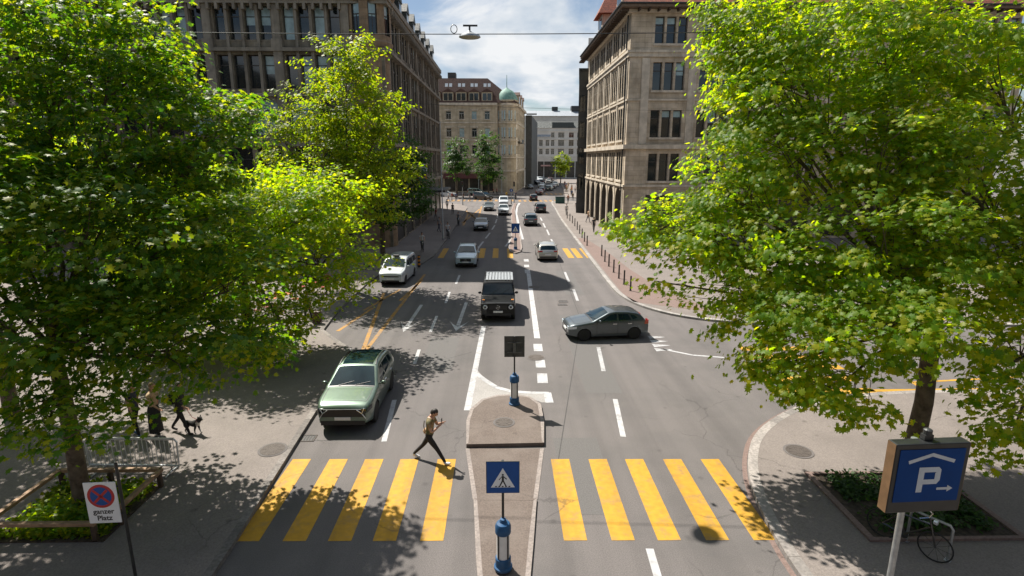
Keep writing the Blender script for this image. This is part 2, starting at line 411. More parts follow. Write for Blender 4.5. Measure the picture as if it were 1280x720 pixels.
rn = smooth_line(rn); rf = smooth_line(rf, 2); le = smooth_line(left_edge, 1)
def pavement(name, edge, close, side, kw=0.28, m='asphalt_pave', km='kerb'):
    inner = offset_line(edge, side * kw)
    k = MB(); ribbon(k, edge, inner, -0.005, PZ)
    struct('kerb', k, M[km])
    p = MB(); p.poly([(x, y, PZ - 0.004) for x, y in inner + close])
    struct(name, p, M[m])
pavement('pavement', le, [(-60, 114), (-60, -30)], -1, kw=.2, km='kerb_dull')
pavement('pavement', rn, [(60, -30)], -1, kw=0.27, km='kerb_warm2')
pavement('pavement', rf, [(60, 118)], -1)
# far blocks beyond the cross street
p = MB(); p.prism([(-60, 141), (-6, 141), (2.5, 141.5), (5.2, 144), (6.0, 160), (10, 300), (-60, 300)], 0, PZ); struct('pavement', p, M['asphalt_pave'])
p = MB(); p.prism([(14.5, 130), (19, 127.5), (60, 127), (60, 300), (27, 300), (18.5, 175)], 0, PZ); struct('pavement', p, M['asphalt_pave'])

# red paving strip behind the kerb with the bollards
p = MB()
a = [(8.1, 33.6), (7.9, 36), (8.05, 44), (8.2, 52), (8.4, 62)]; b = [(13.0, 30.4), (10.9, 36), (10.2, 44), (10.0, 52), (9.2, 62)]
for i in range(4): p.quad((*a[i], PZ), (*a[i + 1], PZ), (*b[i + 1], PZ), (*b[i], PZ))
struct('red_paving', p, M['red_pave'])
# gutter strip of reddish setts beside the curved kerb
p = MB(); o1 = offset_line(rn, 0.02); o2 = offset_line(rn, 0.15)
for i in range(8, len(o1) - 1): p.quad((*o1[i], .004), (*o1[i + 1], .004), (*o2[i + 1], .004), (*o2[i], .004))
struct('gutter', p, M['red_pave'])

M['kerb_warm'] = mat('warm_kerb', (0.25, 0.215, 0.195), 0.9, var=0.22, scale=14, bump=0.3, bscale=40, stain=(0.15, 0.13, 0.12), stain_scale=1.2, stain_amt=0.6)
# ---- traffic island in the foreground
def island(outline, z, mtop, kw=0.12, plain=()):
    n = len(outline)
    cx = sum(p[0] for p in outline) / n; cy = sum(p[1] for p in outline) / n
    inn = []
    for i, p_ in enumerate(outline):
        a_ = Vector(outline[i - 1]); b_ = Vector(outline[(i + 1) % n]); t = (b_ - a_).normalized()
        nn = Vector((t.y, -t.x)); v = Vector((cx - p_[0], cy - p_[1]))
        if nn.dot(v) < 0: nn = -nn
        inn.append((p_[0] + nn.x * kw, p_[1] + nn.y * kw))
    k = MB()
    for i in range(n):
        j = (i + 1) % n
        k.quad((*outline[i], z), (*outline[j], z), (*inn[j], z), (*inn[i], z), 1 if i in plain else 0)
        k.quad((*outline[i], -0.005), (*outline[j], -0.005), (*outline[j], z), (*outline[i], z), 1 if i in plain else 0)
    struct('island_kerb', k, [M['kerb_warm'], mtop])
    t_ = MB(); t_.poly([(x, y, z - 0.003) for x, y in inn]); struct('traffic_island', t_, mtop)
g1 = [G(583, 560), G(583, 530), G(588, 515), G(602, 503), G(622, 497.5), G(645, 496.5), G(664, 500), G(676, 509), G(680, 530), G(680, 558)]
island(g1, 0.13, M['island'], plain=(9,))
g2 = [G(592, 626), G(671, 626), G(667, 680), G(660, 760), G(600, 760), G(595, 700)]
island(g2, 0.07, M['island'], plain=(0, 3))
p = MB(); a = G(582, 561); b = G(680, 561); c = G(672, 625); d = G(591, 625)
p.quad((*a, .012), (*b, .012), (*c, .012), (*d, .012)); struct('island_crossing', p, M['island'])
k = MB()
for s in ((582, 561, 591, 625), (680, 561, 672, 625)):
    a = G(s[0], s[1]); b = G(s[2], s[3]); sx = 0.12 if s[0] < 600 else -0.12
    k.quad((*a, .016), (a[0] + sx, a[1], .016), (b[0] + sx, b[1], .016), (*b, .016))
struct('island_kerb', k, M['kerb_warm'])
# island by the second crossing, stretching towards the far junction
g3 = [(0.55, 55.5), (0.7, 53.2), (1.2, 52.2), (1.75, 53.2), (1.95, 55.5), (2.05, 62), (1.95, 76), (2.0, 96), (2.8, 112), (2.2, 112), (1.4, 96), (1.2, 76), (0.9, 62)]
island(g3, 0.12, M['red_pave'], 0.14)

# ---- painted markings
W = MB(); Yl = MB(); Yo = MB()
ZM = 0.006
def line(mb, a, b, w, z=ZM):
    a = Vector(a); b = Vector(b); t = (b - a).normalized(); n = Vector((-t.y, t.x)) * (w / 2)
    mb.quad((*(a - n), z), (*(b - n), z), (*(b + n), z), (*(a + n), z))
def pline(mb, x0, y0, x1, y1, w, z=ZM): line(mb, G(x0, y0), G(x1, y1), w, z)
pline(W, 660.5, 341, 671.5, 423, .30)
for (x0, y0, x1, y1) in ((672, 430, 673, 439), (675, 450, 676, 459.5), (677.5, 467, 678.5, 479), (659, 337, 659.6, 341.5), (658, 331, 658.6, 334), (657.5, 324, 658, 327)): pline(W, x0, y0, x1, y1, .42)
pline(W, 480, 552, 493, 500, .17); pline(W, 518, 455, 524, 437, .16); pline(W, 538, 415, 546, 395, .16); pline(W, 557, 379, 562, 365, .16); pline(W, 570, 355, 574.5, 344, .16)
pline(W, 584, 513, 604.5, 408, .24)
pline(W, 748, 434, 754.5, 464, .18); pline(W, 769, 499, 779, 546, .18); pline(W, 812, 686, 823, 724, .18); pline(W, 717, 362, 722, 376, .18); pline(W, 706, 340, 711, 352, .18)
for (x0, y0, x1, y1) in ((689, 299, 692.5, 307), (683.5, 287, 686.5, 294), (679, 279, 681.5, 284.5), (675.5, 272, 677.5, 276)): pline(W, x0, y0, x1, y1, .2)
for (x0, y0, x1, y1) in ((597, 311, 604, 302), (607, 298, 612.5, 291), (615, 287, 618.5, 281.5), (619.3, 279, 621, 274), (621.5, 272, 622.5, 268)): pline(W, x0, y0, x1, y1, .2)
pline(W, 632, 308, 640, 298, .22)
# long pale edge line round the far island
fl = [(2.15, 62), (2.1, 76), (2.15, 92), (2.6, 104), (3.4, 114)]
for a, b in zip(fl, fl[1:]): line(W, a, b, .45, .125 if False else ZM)
# lane arrows
def arrow(tip, tail, w):
    t = Vector(tip); q = Vector(tail); d = (q - t).normalized(); n = Vector((-d.y, d.x))
    line(W, t + d * 1.0, q, .2)
    W.poly([(*(t), ZM), (*(t + d * 1.9 + n * w), ZM), (*(t + d * 1.25 + n * w * .62 * .9), ZM), (*(t + d * .8), ZM)])
    W.poly([(*(t), ZM), (*(t + d * .8), ZM), (*(t + d * 1.25 - n * w * .62 * .9), ZM), (*(t + d * 1.9 - n * w), ZM)])
arrow(G(570, 414), G(583, 378), .55); arrow(G(504, 415), G(527, 381), .5)
# white gore in front of the island
gore = [G(597, 463), G(606, 474), G(620, 483), G(640, 488.5), G(664, 490), G(685, 490), G(687, 503), G(677, 503), G(664, 498), G(645, 494.5), G(622, 495.5), G(602, 501), G(588, 513), G(584, 513)]
p = MB(); p.poly([(x, y, 0.003) for x, y in gore]); struct('gore_area', p, M['concrete_pale'])
gl = [G(594, 466), G(606, 475), G(620, 484), G(640, 489.5), G(664, 491), G(686, 491.5)]
for a, b in zip(gl, gl[1:]): line(W, a, b, .22, ZM + .002)
pline(W, 684, 491, 687, 503.5, .3, ZM + .003)
# shark teeth and stop line at the side street
for k_ in range(4):
    c = Vector(G(818 + k_ * 3.0, 421.5 + k_ * 5.2)); W.poly([(c.x - .75, c.y + .22, ZM), (c.x - .75, c.y - .22, ZM), (c.x + .1, c.y, ZM)] if False else [(c.x - .3, c.y + .24, ZM), (c.x - .3, c.y - .24, ZM), (c.x + .55, c.y, ZM)])
pline(W, 826, 436, 866, 444, .14); pline(W, 866, 444, 905, 447, .14)
pline(W, 416, 427, 446, 441, .16, PZ + .004 if False else ZM)
# the near crossing: five stripes either side of the island
ytop, ybot = 574, 676
for x in (377.5, 423.5, 468, 512, 558.5, 700, 747, 792.5, 840, 887):
    X, Y1 = G(x, ytop); _, Y0 = G(x, ybot)
    w = .275
    Yl.quad((X - w, Y0, ZM), (X + w, Y0, ZM), (X + w, Y1, ZM), (X - w, Y1, ZM))
# crossing on the side street, stripes lie along x
for (y, x0, x1) in ((489.5, 966, 1075), (474, 945, 1066), (459.5, 937, 1050), (447, 930, 1040), (436, 925, 1030)):
    a = G(x0, y); Yl.quad((a[0], a[1] - .26, ZM), (a[0] + 4.0, a[1] - .26, ZM), (a[0] + 4.0, a[1] + .26, ZM), (a[0], a[1] + .26, ZM))
pline(Yl, 1075, 488.5, 1300, 486, .22); pline(Yl, 1140, 478, 1162, 491, .14); pline(Yl, 1140, 478, 1300, 470, .14)
# second crossing
for x in (558, 585, 604, 620, 637, 706, 716, 727, 733):
    X, Y1 = G(x, 310.5); _, Y0 = G(x, 322.5)
    Yl.quad((X - .27, Y0, ZM), (X + .27, Y0, ZM), (X + .27, Y1, ZM), (X - .27, Y1, ZM))
# far crossings
for k_ in range(14):
    X = -12 + k_ * 1.15
    if X < 2.2: Yo.quad((X, 119, ZM), (X + .6, 119, ZM), (X + .6, 123.5, ZM), (X, 123.5, ZM))
for k_ in range(8):
    X = 3.4 + k_ * 1.1
    Yo.quad((X, 118, ZM), (X + .55, 118, ZM), (X + .55, 122.5, ZM), (X, 122.5, ZM))
for k_ in range(8):
    X = 7.5 + k_ * 1.15
    Yo.quad((X, 141, ZM), (X + .55, 141, ZM), (X + .55, 146, ZM), (X, 146, ZM))
# loading bay lines
pline(Yo, 458, 437, 531, 343, .2); pline(Yo, 453, 440, 480, 366, .2); pline(Yo, 422, 414, 466, 385, .2); pline(Yo, 455, 388, 500, 362, .2); pline(Yo, 500, 376, 528, 350, .2)
pline(Yo, 458, 437, 452, 452, .38)
zz = [G(566, 300), G(577, 271), G(582, 264)]
for (a_, b_) in (((578, 279), (600, 261)), ((581, 262), (597, 276)), ((579, 282), (586, 265)), ((597, 276), (602, 258)), ((586, 265), (597, 276))): pline(Yo, *a_, *b_, .3)
struct('white_road_markings', W, M['white_mark'])
struct('yellow_road_markings', Yl, M['yellow_mark'])
tag(Yo.build('yellow_bay_markings', M['yellow_old']), kind='structure')

# stop-line seams and patches in the road
sm = MB()
for (x0, y0, x1, y1) in ((694, 600, 726, 400), (726, 400, 700, 330), (590, 440, 480, 470), (470, 550, 300, 552)): pline(sm, x0, y0, x1, y1, .035, .003)
struct('road_seams', sm, mat('tar_seam', (0.05, 0.047, 0.045), 0.8, var=.2, scale=9))
pm = MB()
for (x0, x1, y0, y1) in ((3.2, 4.6, 20, 31), (-3.6, -2.2, 22.5, 27), (1.6, 3.0, 12.5, 16.5), (4.2, 5.4, 36, 44)):
    pm.quad((x0, y0, .0028), (x1, y0, .0028), (x1, y1, .0028), (x0, y1, .0028))
struct('road_patches', pm, mat('asphalt_patch', (0.108, 0.102, 0.098), 0.9, var=.2, scale=34, bump=.3, bscale=70))

def manhole(px, py, label, z=0.0, r=.36):
    X, Y = G(px, py, z)
    t = thing('manhole_cover', label, 'manhole cover', (X, Y, z + .003))
    a = MB(); a.lathe([(r + .07, 0), (r + .07, .006), (r, .006)], n=28); a.build('rim', M['asphalt'], t)
    a = MB(); a.lathe([(r, 0), (r, .012), (r * .9, .012), (r * .88, .009), (r * .5, .009), (r * .48, .013), (0.0, .013)], n=28)
    for k in range(8):
        th = k * math.pi / 4; c_, s_ = math.cos(th), math.sin(th)
        a.box(r * .52, r * .86, -.025, .025, .009, .014, T=lambda x, y, z_: (x * c_ - y * s_, x * s_ + y * c_, z_))
    a.build('lid', M['manhole'], t)
manhole(670, 447, 'dark round manhole cover in the road beside the white dashes')
manhole(998, 564, 'brown manhole cover in the corner pavement inside the curved kerb', PZ)
manhole(341, 562, 'dark manhole cover in the pavement near the green car', PZ)
manhole(668, 359, 'small round manhole cover beside the solid white centre line')
manhole(630, 528, 'faint round cover set in the brown traffic island', .13, .3)
def drain(px, py, label):
    X, Y = G(px, py)
    t = thing('drain_grate', label, 'drain', (X, Y, .004))
    a = MB(); a.box(-.3, .3, -.22, -.19, 0, .012); a.box(-.3, .3, .19, .22, 0, .012); a.box(-.3, -.27, -.19, .19, 0, .012); a.box(.27, .3, -.19, .19, 0, .012); a.build('frame', M['manhole'], t)
    a = MB()
    for k in range(6): a.box(-.25 + k * .09, -.21 + k * .09, -.19, .19, 0, .008)
    a.build('grate', M['metal_dark'], t)
for px, py, l in ((383, 548, 'small drain grate at the kerb below the green car'), (487, 466, 'drain grate in the lane behind the green car'), (703, 381, 'nearer drain grate in the lane ahead of the grey hatchback'), (704, 377, 'farther drain grate in the lane ahead of the grey hatchback')): drain(px, py, l)
# ------------------------------------------------------------------ buildings
class Facade:
    """a wall plane: a = metres along u, w = metres outwards, z = height"""
    def __init__(s, O, u):
        s.O = Vector(O); s.u = Vector(u).normalized(); s.n = Vector((s.u.y, -s.u.x)); s.ang = math.atan2(s.u.y, s.u.x)
    def __call__(s, a, w, z):
        p = s.O + s.u * a + s.n * w
        return (p.x, p.y, z)
    def box(s, mb, a0, a1, w0, w1, z0, z1, mi=0):
        return mb.box(a0, a1, w0, w1, z0, z1, mi, T=s)

def wall(mb, F, width, z0, z1, ops, depth=.35, mi=0, back=None, rmi=None):
    rm = mi if rmi is None else rmi
    """wall sheet with real openings and reveals; ops = (a0, a1, z0, z1, arched)"""
    A = sorted({0.0, width, *[o[0] for o in ops], *[o[1] for o in ops]}); Z = sorted({z0, z1, *[o[2] for o in ops], *[o[3] for o in ops]})
    for i in range(len(A) - 1):
        for j in range(len(Z) - 1):
            a, b, c, d = A[i], A[i + 1], Z[j], Z[j + 1]
            ma, mz = (a + b) / 2, (c + d) / 2
            if any(o[0] < ma < o[1] and o[2] < mz < o[3] for o in ops): continue
            mb.quad(F(a, 0, c), F(b, 0, c), F(b, 0, d), F(a, 0, d), mi)
    for o in ops:
        a, b, c, d = o[:4]; arch = len(o) > 4 and o[4]
        if not arch:
            mb.quad(F(a, 0, c), F(b, 0, c), F(b, -depth, c), F(a, -depth, c), rm); mb.quad(F(a, 0, d), F(a, -depth, d), F(b, -depth, d), F(b, 0, d), rm)
            mb.quad(F(a, 0, c), F(a, -depth, c), F(a, -depth, d), F(a, 0, d), rm); mb.quad(F(b, 0, c), F(b, 0, d), F(b, -depth, d), F(b, -depth, c), rm)
        else:
            r = (b - a) / 2; rz = r * (arch if arch is not True else 1.0); zs = d - rz; n = 10
            arc = [((a + b) / 2 - r * math.cos(math.pi * k / n), zs + rz * math.sin(math.pi * k / n)) for k in range(n + 1)]
            for k in range(n):
                p, q = arc[k], arc[k + 1]
                cor = (a, d) if k < n // 2 else (b, d)
                mb.add([F(p[0], 0, p[1]), F(q[0], 0, q[1]), F(cor[0], 0, cor[1])], [(0, 1, 2)], mi)
                mb.quad(F(p[0], 0, p[1]), F(q[0], 0, q[1]), F(q[0], -depth, q[1]), F(p[0], -depth, p[1]), rm)
            mb.quad(F(a, 0, c), F(b, 0, c), F(b, -depth, c), F(a, -depth, c), rm)
            mb.quad(F(a, 0, c), F(a, -depth, c), F(a, -depth, zs), F(a, 0, zs), rm); mb.quad(F(b, 0, c), F(b, 0, zs), F(b, -depth, zs), F(b, -depth, c), rm)
        if back is not None:
            mb.quad(F(a, -depth, c), F(b, -depth, c), F(b, -depth, d), F(a, -depth, d), back)

_wcache = {}
def window(par, F, a0, z0, lights, h, frame='frame_dark', blind=None, depth=.3, transom=.7, name='window', mull=1):
    """lights: (x0, x1) spans from a0; one frame mesh, one pane mesh under it, a drawn blind where the photo shows one"""
    key = (tuple(lights), round(h, 3), frame, transom, mull)
    if key not in _wcache:
        fm = MB(); gm = MB()
        t = .07
        for (x0, x1) in lights:
            fm.box(x0, x0 + t, 0, .06, 0, h); fm.box(x1 - t, x1, 0, .06, 0, h); fm.box(x0 + t, x1 - t, 0, .06, 0, t); fm.box(x0 + t, x1 - t, 0, .06, h - t, h)
            if transom: fm.box(x0 + t, x1 - t, -.01, .06, h * transom - .04, h * transom + .04)
            for k in range(mull):
                xm = x0 + (x1 - x0) * (k + 1) / (mull + 1)
                fm.box(xm - .03, xm + .03, .005, .055, t, h * transom - .04 if transom else h - t)
            gm.quad((x0 + t, .045, t), (x1 - t, .045, t), (x1 - t, .045, h - t), (x0 + t, .045, h - t))
        _wcache[key] = (fm.mesh(name, M[frame]), gm.mesh('pane', M['glass']))
    fme, gme = _wcache[key]
    o = bpy.data.objects.new(name, fme); C.objects.link(o); o.parent = par
    p = F(a0, -depth, z0); L_ = par.location
    o.location = (p[0] - L_.x, p[1] - L_.y, p[2] - L_.z); o.rotation_euler = (0, 0, F.ang)
    g_ = bpy.data.objects.new('pane', gme); C.objects.link(g_); g_.parent = o
    if blind:
        for i, (x0, x1) in enumerate(lights):
            bm_ = MB(); fr = blind[i % len(blind)]
            if fr > 0: bm_.quad((x0 + .08, .038, h * (1 - fr)), (x1 - .08, .038, h * (1 - fr)), (x1 - .08, .038, h - .08), (x0 + .08, .038, h - .08))
            if bm_.f: bm_.build('blind', M['blind'], o)
    return o

def hip_roof(mb, x0, x1, y0, y1, z0, z1, inx, iny, mi=0, flat=None):
    P = [(x0, y0, z0), (x1, y0, z0), (x1, y1, z0), (x0, y1, z0), (x0 + inx, y0 + iny, z1), (x1 - inx, y0 + iny, z1), (x1 - inx, y1 - iny, z1), (x0 + inx, y1 - iny, z1)]
    mb.add(P, [(0, 1, 5, 4), (1, 2, 6, 5), (2, 3, 7, 6), (3, 0, 4, 7)], mi)
    mb.add(P[4:], [(0, 1, 2, 3)], mi if flat is None else flat)
    mb.add(P[:4], [(3, 2, 1, 0)], mi)

rnd = random.Random(11)
# ================= office block on the shaded side
LX, LY0, LY1, LXW = -11.0, 56.0, 101.0, -60.0
lb = thing('office_building', 'weathered brown sandstone office block with round corner turret and slate roof, its front in shade', 'building', (-35, 78, 0))
Ff = Facade((LXW, LY0), (1, 0)); Wf = LX - LXW
Fs = Facade((LX, LY0), (0, 1)); Ws = LY1 - LY0
w = MB(); ops_f = []; ops_s = []
bayf = 6.3; nf = 7; endf = Wf - 3.4
winlist = []
for b in range(nf):
    a1 = endf - b * bayf - .55; a0 = endf - (b + 1) * bayf + .55
    lw = (a1 - a0 - 3 * .38) / 4
    for k in range(4):
        x0 = a0 + k * (lw + .38)
        for (z0, z1) in ((19.5, 22.4), (15.2, 18.2)):
            ops_f.append((x0, x0 + lw, z0, z1)); winlist.append((b, k, x0, lw, z0, z1))
    hw = (a1 - a0 - .5) / 2
    for k in range(2):
        x0 = a0 + k * (hw + .5)
        ops_f.append((x0, x0 + hw, 10.9, 14.3, .55)); winlist.append((b, k, x0, hw, 10.9, 14.3))
        ops_f.append((x0, x0 + hw, 6.2, 9.8)); winlist.append((b, k, x0, hw, 6.2, 9.8))
    ops_f.append((a0, a1, .6, 5.4))
wall(w, Ff, Wf, 0, 23.0, ops_f, .4)
bays = 7; bw = (Ws - 2.0) / bays
for b in range(bays):
    a0 = 1.6 + b * bw + .5; a1 = 1.6 + (b + 1) * bw - .5; lw = (a1 - a0 - 2 * .3) / 3
    for (z0, z1) in ((19.5, 22.0), (14.9, 18.4), (10.6, 14.0), (6.4, 9.4)):
        for k in range(3):
            x0 = a0 + k * (lw + .3); ops_s.append((x0, x0 + lw, z0, z1))
    ops_s.append((a0, a1, .2, 5.6, .7))
wall(w, Fs, Ws, 0, 23.0, ops_s, .13)
w.quad((LXW, LY1, 0), (LX, LY1, 0), (LX, LY1, 23), (LXW, LY1, 23)); w.quad((LXW, LY0, 0), (LXW, LY1, 0), (LXW, LY1, 23), (LXW, LY0, 23))
w.build('wall', M['stone_left'], lb, world=True)
# pilasters, belts and cornices
for b in range(nf + 1):
    ac = endf - b * bayf; p = MB()
    Ff.box(p, ac - .42, ac + .42, .003, .38, 5.9, 18.6); Ff.box(p, ac - .5, ac + .5, .003, .5, 18.6, 19.5); Ff.box(p, ac - .36, ac + .36, .003, .32, 19.5, 22.5)
    p.build('pilaster', M['stone_left_trim'], lb, world=True)
for b in range(bays + 1):
    ac = 1.6 + b * bw; p = MB()
    Fs.box(p, ac - .36, ac + .36, .003, .2, 5.9, 18.9); Fs.box(p, ac - .42, ac + .42, .003, .34, 18.9, 19.5); Fs.box(p, ac - .3, ac + .3, .003, .18, 19.5, 22.1)
    p.build('pilaster', M['stone_left_trim'], lb, world=True)
mu = MB()
for (b, k, x0, lw, z0, z1) in winlist:
    if z1 - z0 < 3.3 and k < 3: Ff.box(mu, x0 + lw + .06, x0 + lw + .32, .003, .2, z0 - .9, z1 + .25)
for b in range(bays):
    a0 = 1.6 + b * bw + .5; a1 = 1.6 + (b + 1) * bw - .5; lw = (a1 - a0 - .6) / 3
    for k in range(2): Fs.box(mu, a0 + (k + 1) * lw + k * .3 + .05, a0 + (k + 1) * lw + k * .3 + .25, .003, .08, 6.4, 22.1)
mu.build('mullion', M['stone_left_trim'], lb, world=True)['kind'] = 'stuff'
cn = MB()
for (z0, z1, o_) in ((5.5, 5.9, .45), (9.95, 10.35, .3), (14.5, 14.8, .28), (18.45, 18.75, .52), (22.5, 22.8, .55), (22.8, 23.3, .7)):
    Ff.box(cn, 0, Wf + o_ - .004, .002, o_, z0, z1); Fs.box(cn, .003, Ws, .002, o_, z0 + .001, z1 - .001)
cn.build('cornice', M['stone_left_trim'], lb, world=True)
br = MB()
for b in range(int((endf - 1) / .79)):
    a = endf - .4 - b * .79; Ff.box(br, a - .12, a + .12, .01, .55, 22.0, 22.5)
for b in range(int(Ws / .75)):
    a = 1.4 + b * .75; Fs.box(br, a - .12, a + .12, .01, .7, 22.02, 22.5)
br.build('bracket', M['stone_left_trim'], lb, world=True)['kind'] = 'stuff'
for (b, k, x0, lw, z0, z1) in winlist:
    r_ = rnd.random()
    bl = [rnd.choice((.55, .7, .97))] if (r_ < .5 and z0 > 10) else None
    if b < 5: window(lb, Ff, x0, z0, [(0, lw)], z1 - z0, blind=bl, depth=.38, mull=0 if lw < 1.3 else 1)
for b in range(bays):
    a0 = 1.6 + b * bw + .5; a1 = 1.6 + (b + 1) * bw - .5; lw = (a1 - a0 - .6) / 3
    for (z0, z1) in ((19.5, 22.0), (14.9, 18.4), (10.6, 14.0), (6.4, 9.4)):
        window(lb, Fs, a0, z0, [(k * (lw + .3), k * (lw + .3) + lw) for k in range(3)], z1 - z0, depth=.05, blind=[rnd.choice((0, 0, .5)), 0, rnd.choice((0, .4))])
for o_ in ops_f:
    sh = MB()
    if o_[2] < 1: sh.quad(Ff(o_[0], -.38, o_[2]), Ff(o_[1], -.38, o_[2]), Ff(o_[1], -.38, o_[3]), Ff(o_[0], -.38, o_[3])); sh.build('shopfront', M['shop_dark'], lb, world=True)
sh = MB()
for b in range(nf):
    if b >= 5:
        for o_ in winlist:
            if o_[0] == b: sh.quad(Ff(o_[2], -.36, o_[4]), Ff(o_[2] + o_[3], -.36, o_[4]), Ff(o_[2] + o_[3], -.36, o_[5]), Ff(o_[2], -.36, o_[5]))
sh.build('hidden_windows', M['glass'], lb, world=True)['kind'] = 'stuff'
for o_ in ops_s:
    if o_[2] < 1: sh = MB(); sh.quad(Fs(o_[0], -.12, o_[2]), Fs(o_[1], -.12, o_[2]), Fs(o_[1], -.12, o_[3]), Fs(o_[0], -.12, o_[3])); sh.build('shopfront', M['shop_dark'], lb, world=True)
# corner turret with a round bay, conical slate cap
tc = (LX - 1.55, LY0 + 1.25); tr = 2.05
t_ = MB(); n = 32
t_.lathe([(tr - .25, 0), (tr - .25, 18.4), (tr - .1, 18.6), (tr + .15, 19.3), (tr, 19.5), (tr, 19.9)], c=(*tc, 0), n=n)
for k in range(n):
    a = 2 * math.pi * k / n; b = 2 * math.pi * (k + 1) / n
    isw = (k % 4 in (1, 2))
    pa = (tc[0] + tr * math.cos(a), tc[1] + tr * math.sin(a)); pb = (tc[0] + tr * math.cos(b), tc[1] + tr * math.sin(b))
    if not isw: t_.quad((*pa, 19.9), (*pb, 19.9), (*pb, 22.9), (*pa, 22.9))
t_.lathe([(tr, 22.7), (tr + .05, 22.7), (tr + .3, 23.1), (tr + .45, 23.3), (tr + .45, 23.6), (0, 23.6)], c=(*tc, 0), n=n)
t_.build('turret', M['stone_brown'], lb, world=True, smooth=True, angle=30)
for j in range(4, 9):
    a = 2 * math.pi * (j * 4 + 1) / n; b = 2 * math.pi * (j * 4 + 3) / n
    if not (math.pi * .9 < (a % (2 * math.pi)) < 2 * math.pi * 1.05 or a % (2 * math.pi) < .9): continue
    r2 = tr - .14
    pa = Vector((tc[0] + r2 * math.cos(a), tc[1] + r2 * math.sin(a))); pb = Vector((tc[0] + r2 * math.cos(b), tc[1] + r2 * math.sin(b)))
    Ft = Facade(pa, pb - pa); wd = (pb - pa).length
    window(lb, Ft, 0, 19.9, [(0, wd)], 2.8, blind=[.45], depth=0.0, transom=.62, mull=1)
t_ = MB(); t_.lathe([(tr + .4, 23.6), (tr + .6, 24.8), (tr + .9, 27.0), (tr + .9, 29.5), (tr + .4, 32.0), (tr - .5, 34.0), (.6, 35.2), (.15, 35.9), (.08, 37.2), (0, 37.3)], c=(*tc, 0), n=24)
t_.build('turret_roof', M['slate'], lb, world=True, smooth=True)
rf_ = MB(); hip_roof(rf_, LXW, LX + .1, LY0 - .1, LY1, 23.31, 27.6, 3.6, 2.6); rf_.build('roof', M['slate'], lb, world=True); rf_ = MB(); hip_roof(rf_, LXW, LX - .6, LY0 + .2, LY0 + 13, 23.5, 34.0, 3.2, 2.4); rf_.build('roof', M['slate'], lb, world=True)
for k in range(8):
    y = LY0 + 6.5 + k * 5.0; d = MB()
    d.box(LX - 2.4, LX - .25, y - .9, y + .9, 23.3, 25.6); d.add([(LX - .15, y - 1.05, 25.6), (LX - .15, y + 1.05, 25.6), (LX - .15, y, 26.7), (LX - 3, y - 1.05, 25.6), (LX - 3, y + 1.05, 25.6), (LX - 3, y, 26.7)], [(0, 1, 2), (0, 2, 5, 3), (1, 4, 5, 2), (0, 3, 4, 1)])
    do = d.build('dormer', M['slate'], lb, world=True)
    gm = MB(); gm.box(-.02, .03, -.6, .6, 23.8, 25.3); ob = gm.build('dormer_window', M['glass'], do); ob.location = (LX - .25 - lb.location.x, y - lb.location.y, 0)
fn = MB(); yg = LY0 + 4.2
fn.add([(LX - .2, yg - 2.2, 23.3), (LX - .2, yg + 2.2, 23.3), (LX - .2, yg + 1.2, 26.8), (LX - .2, yg, 28.4), (LX - .2, yg - 1.2, 26.8), (LX - 1.2, yg - 2.2, 23.3), (LX - 1.2, yg + 2.2, 23.3), (LX - 1.2, yg + 1.2, 26.8), (LX - 1.2, yg, 28.4), (LX - 1.2, yg - 1.2, 26.8)],
       [(0, 1, 2, 3, 4), (9, 8, 7, 6, 5), (0, 4, 9, 5), (4, 3, 8, 9), (3, 2, 7, 8), (2, 1, 6, 7)])
fn.lathe([(.22, 28.3), (.1, 28.6), (.1, 29.1), (.26, 29.3), (.26, 29.5), (0, 29.8)], c=(LX - .7, yg, 0), n=10)
fn.build('gable', M['slate'], lb, world=True)
# entrance canopy and columns along the street side
cnp = MB(); cnp.box(LX + .05, LX + 3.2, LY0 + 21, LY0 + 30, 4.3, 4.6); cnp.build('canopy', M['metal_dark'], lb, world=True)

# signs that hang off its street side
sg = thing('oval_sign', 'white oval sign projecting from the shaded stone facade', 'sign', (LX + 1.1, LY0 + 14, 7.6))
a = MB(); a.lathe([(0, -.1), (.6, -.1), (.64, 0), (.6, .1), (0, .1)], axis='y', n=28); a.v = [(x * 1.2, y, z * .95) for x, y, z in a.v]; a.build('sign_face', M['white_face'], sg, smooth=True)
a = MB(); a.box(-1.75, -.7, -.05, .05, -.05, .05); a.build('bracket', M['metal_dark'], sg)
a = MB(); a.lathe([(0, -.104), (.36, -.104), (.36, -.1)], axis='y', n=28); a.v = [(x * 1.25, y, z * .3) for x, y, z in a.v]; a.build('sign_emblem', M['blue_sign'], sg)
sg = thing('orange_sign', 'orange rectangular sign below the white oval sign', 'sign', (LX + 1.1, LY0 + 14, 6.35))
a = MB(); a.box(-.66, .66, -.1, .1, -.36, .44); a.build('sign_face', M['orange'], sg, bevel=.02)
a = MB(); a.box(-1.75, -.7, -.05, .05, -.05, .05); a.build('bracket', M['metal_dark'], sg)
a = MB(); a.box(-.45, .45, -.106, -.1, .1, .2); a.box(-.35, .35, -.106, -.1, -.15, -.05); a.build('sign_lines', M['white_face'], sg)

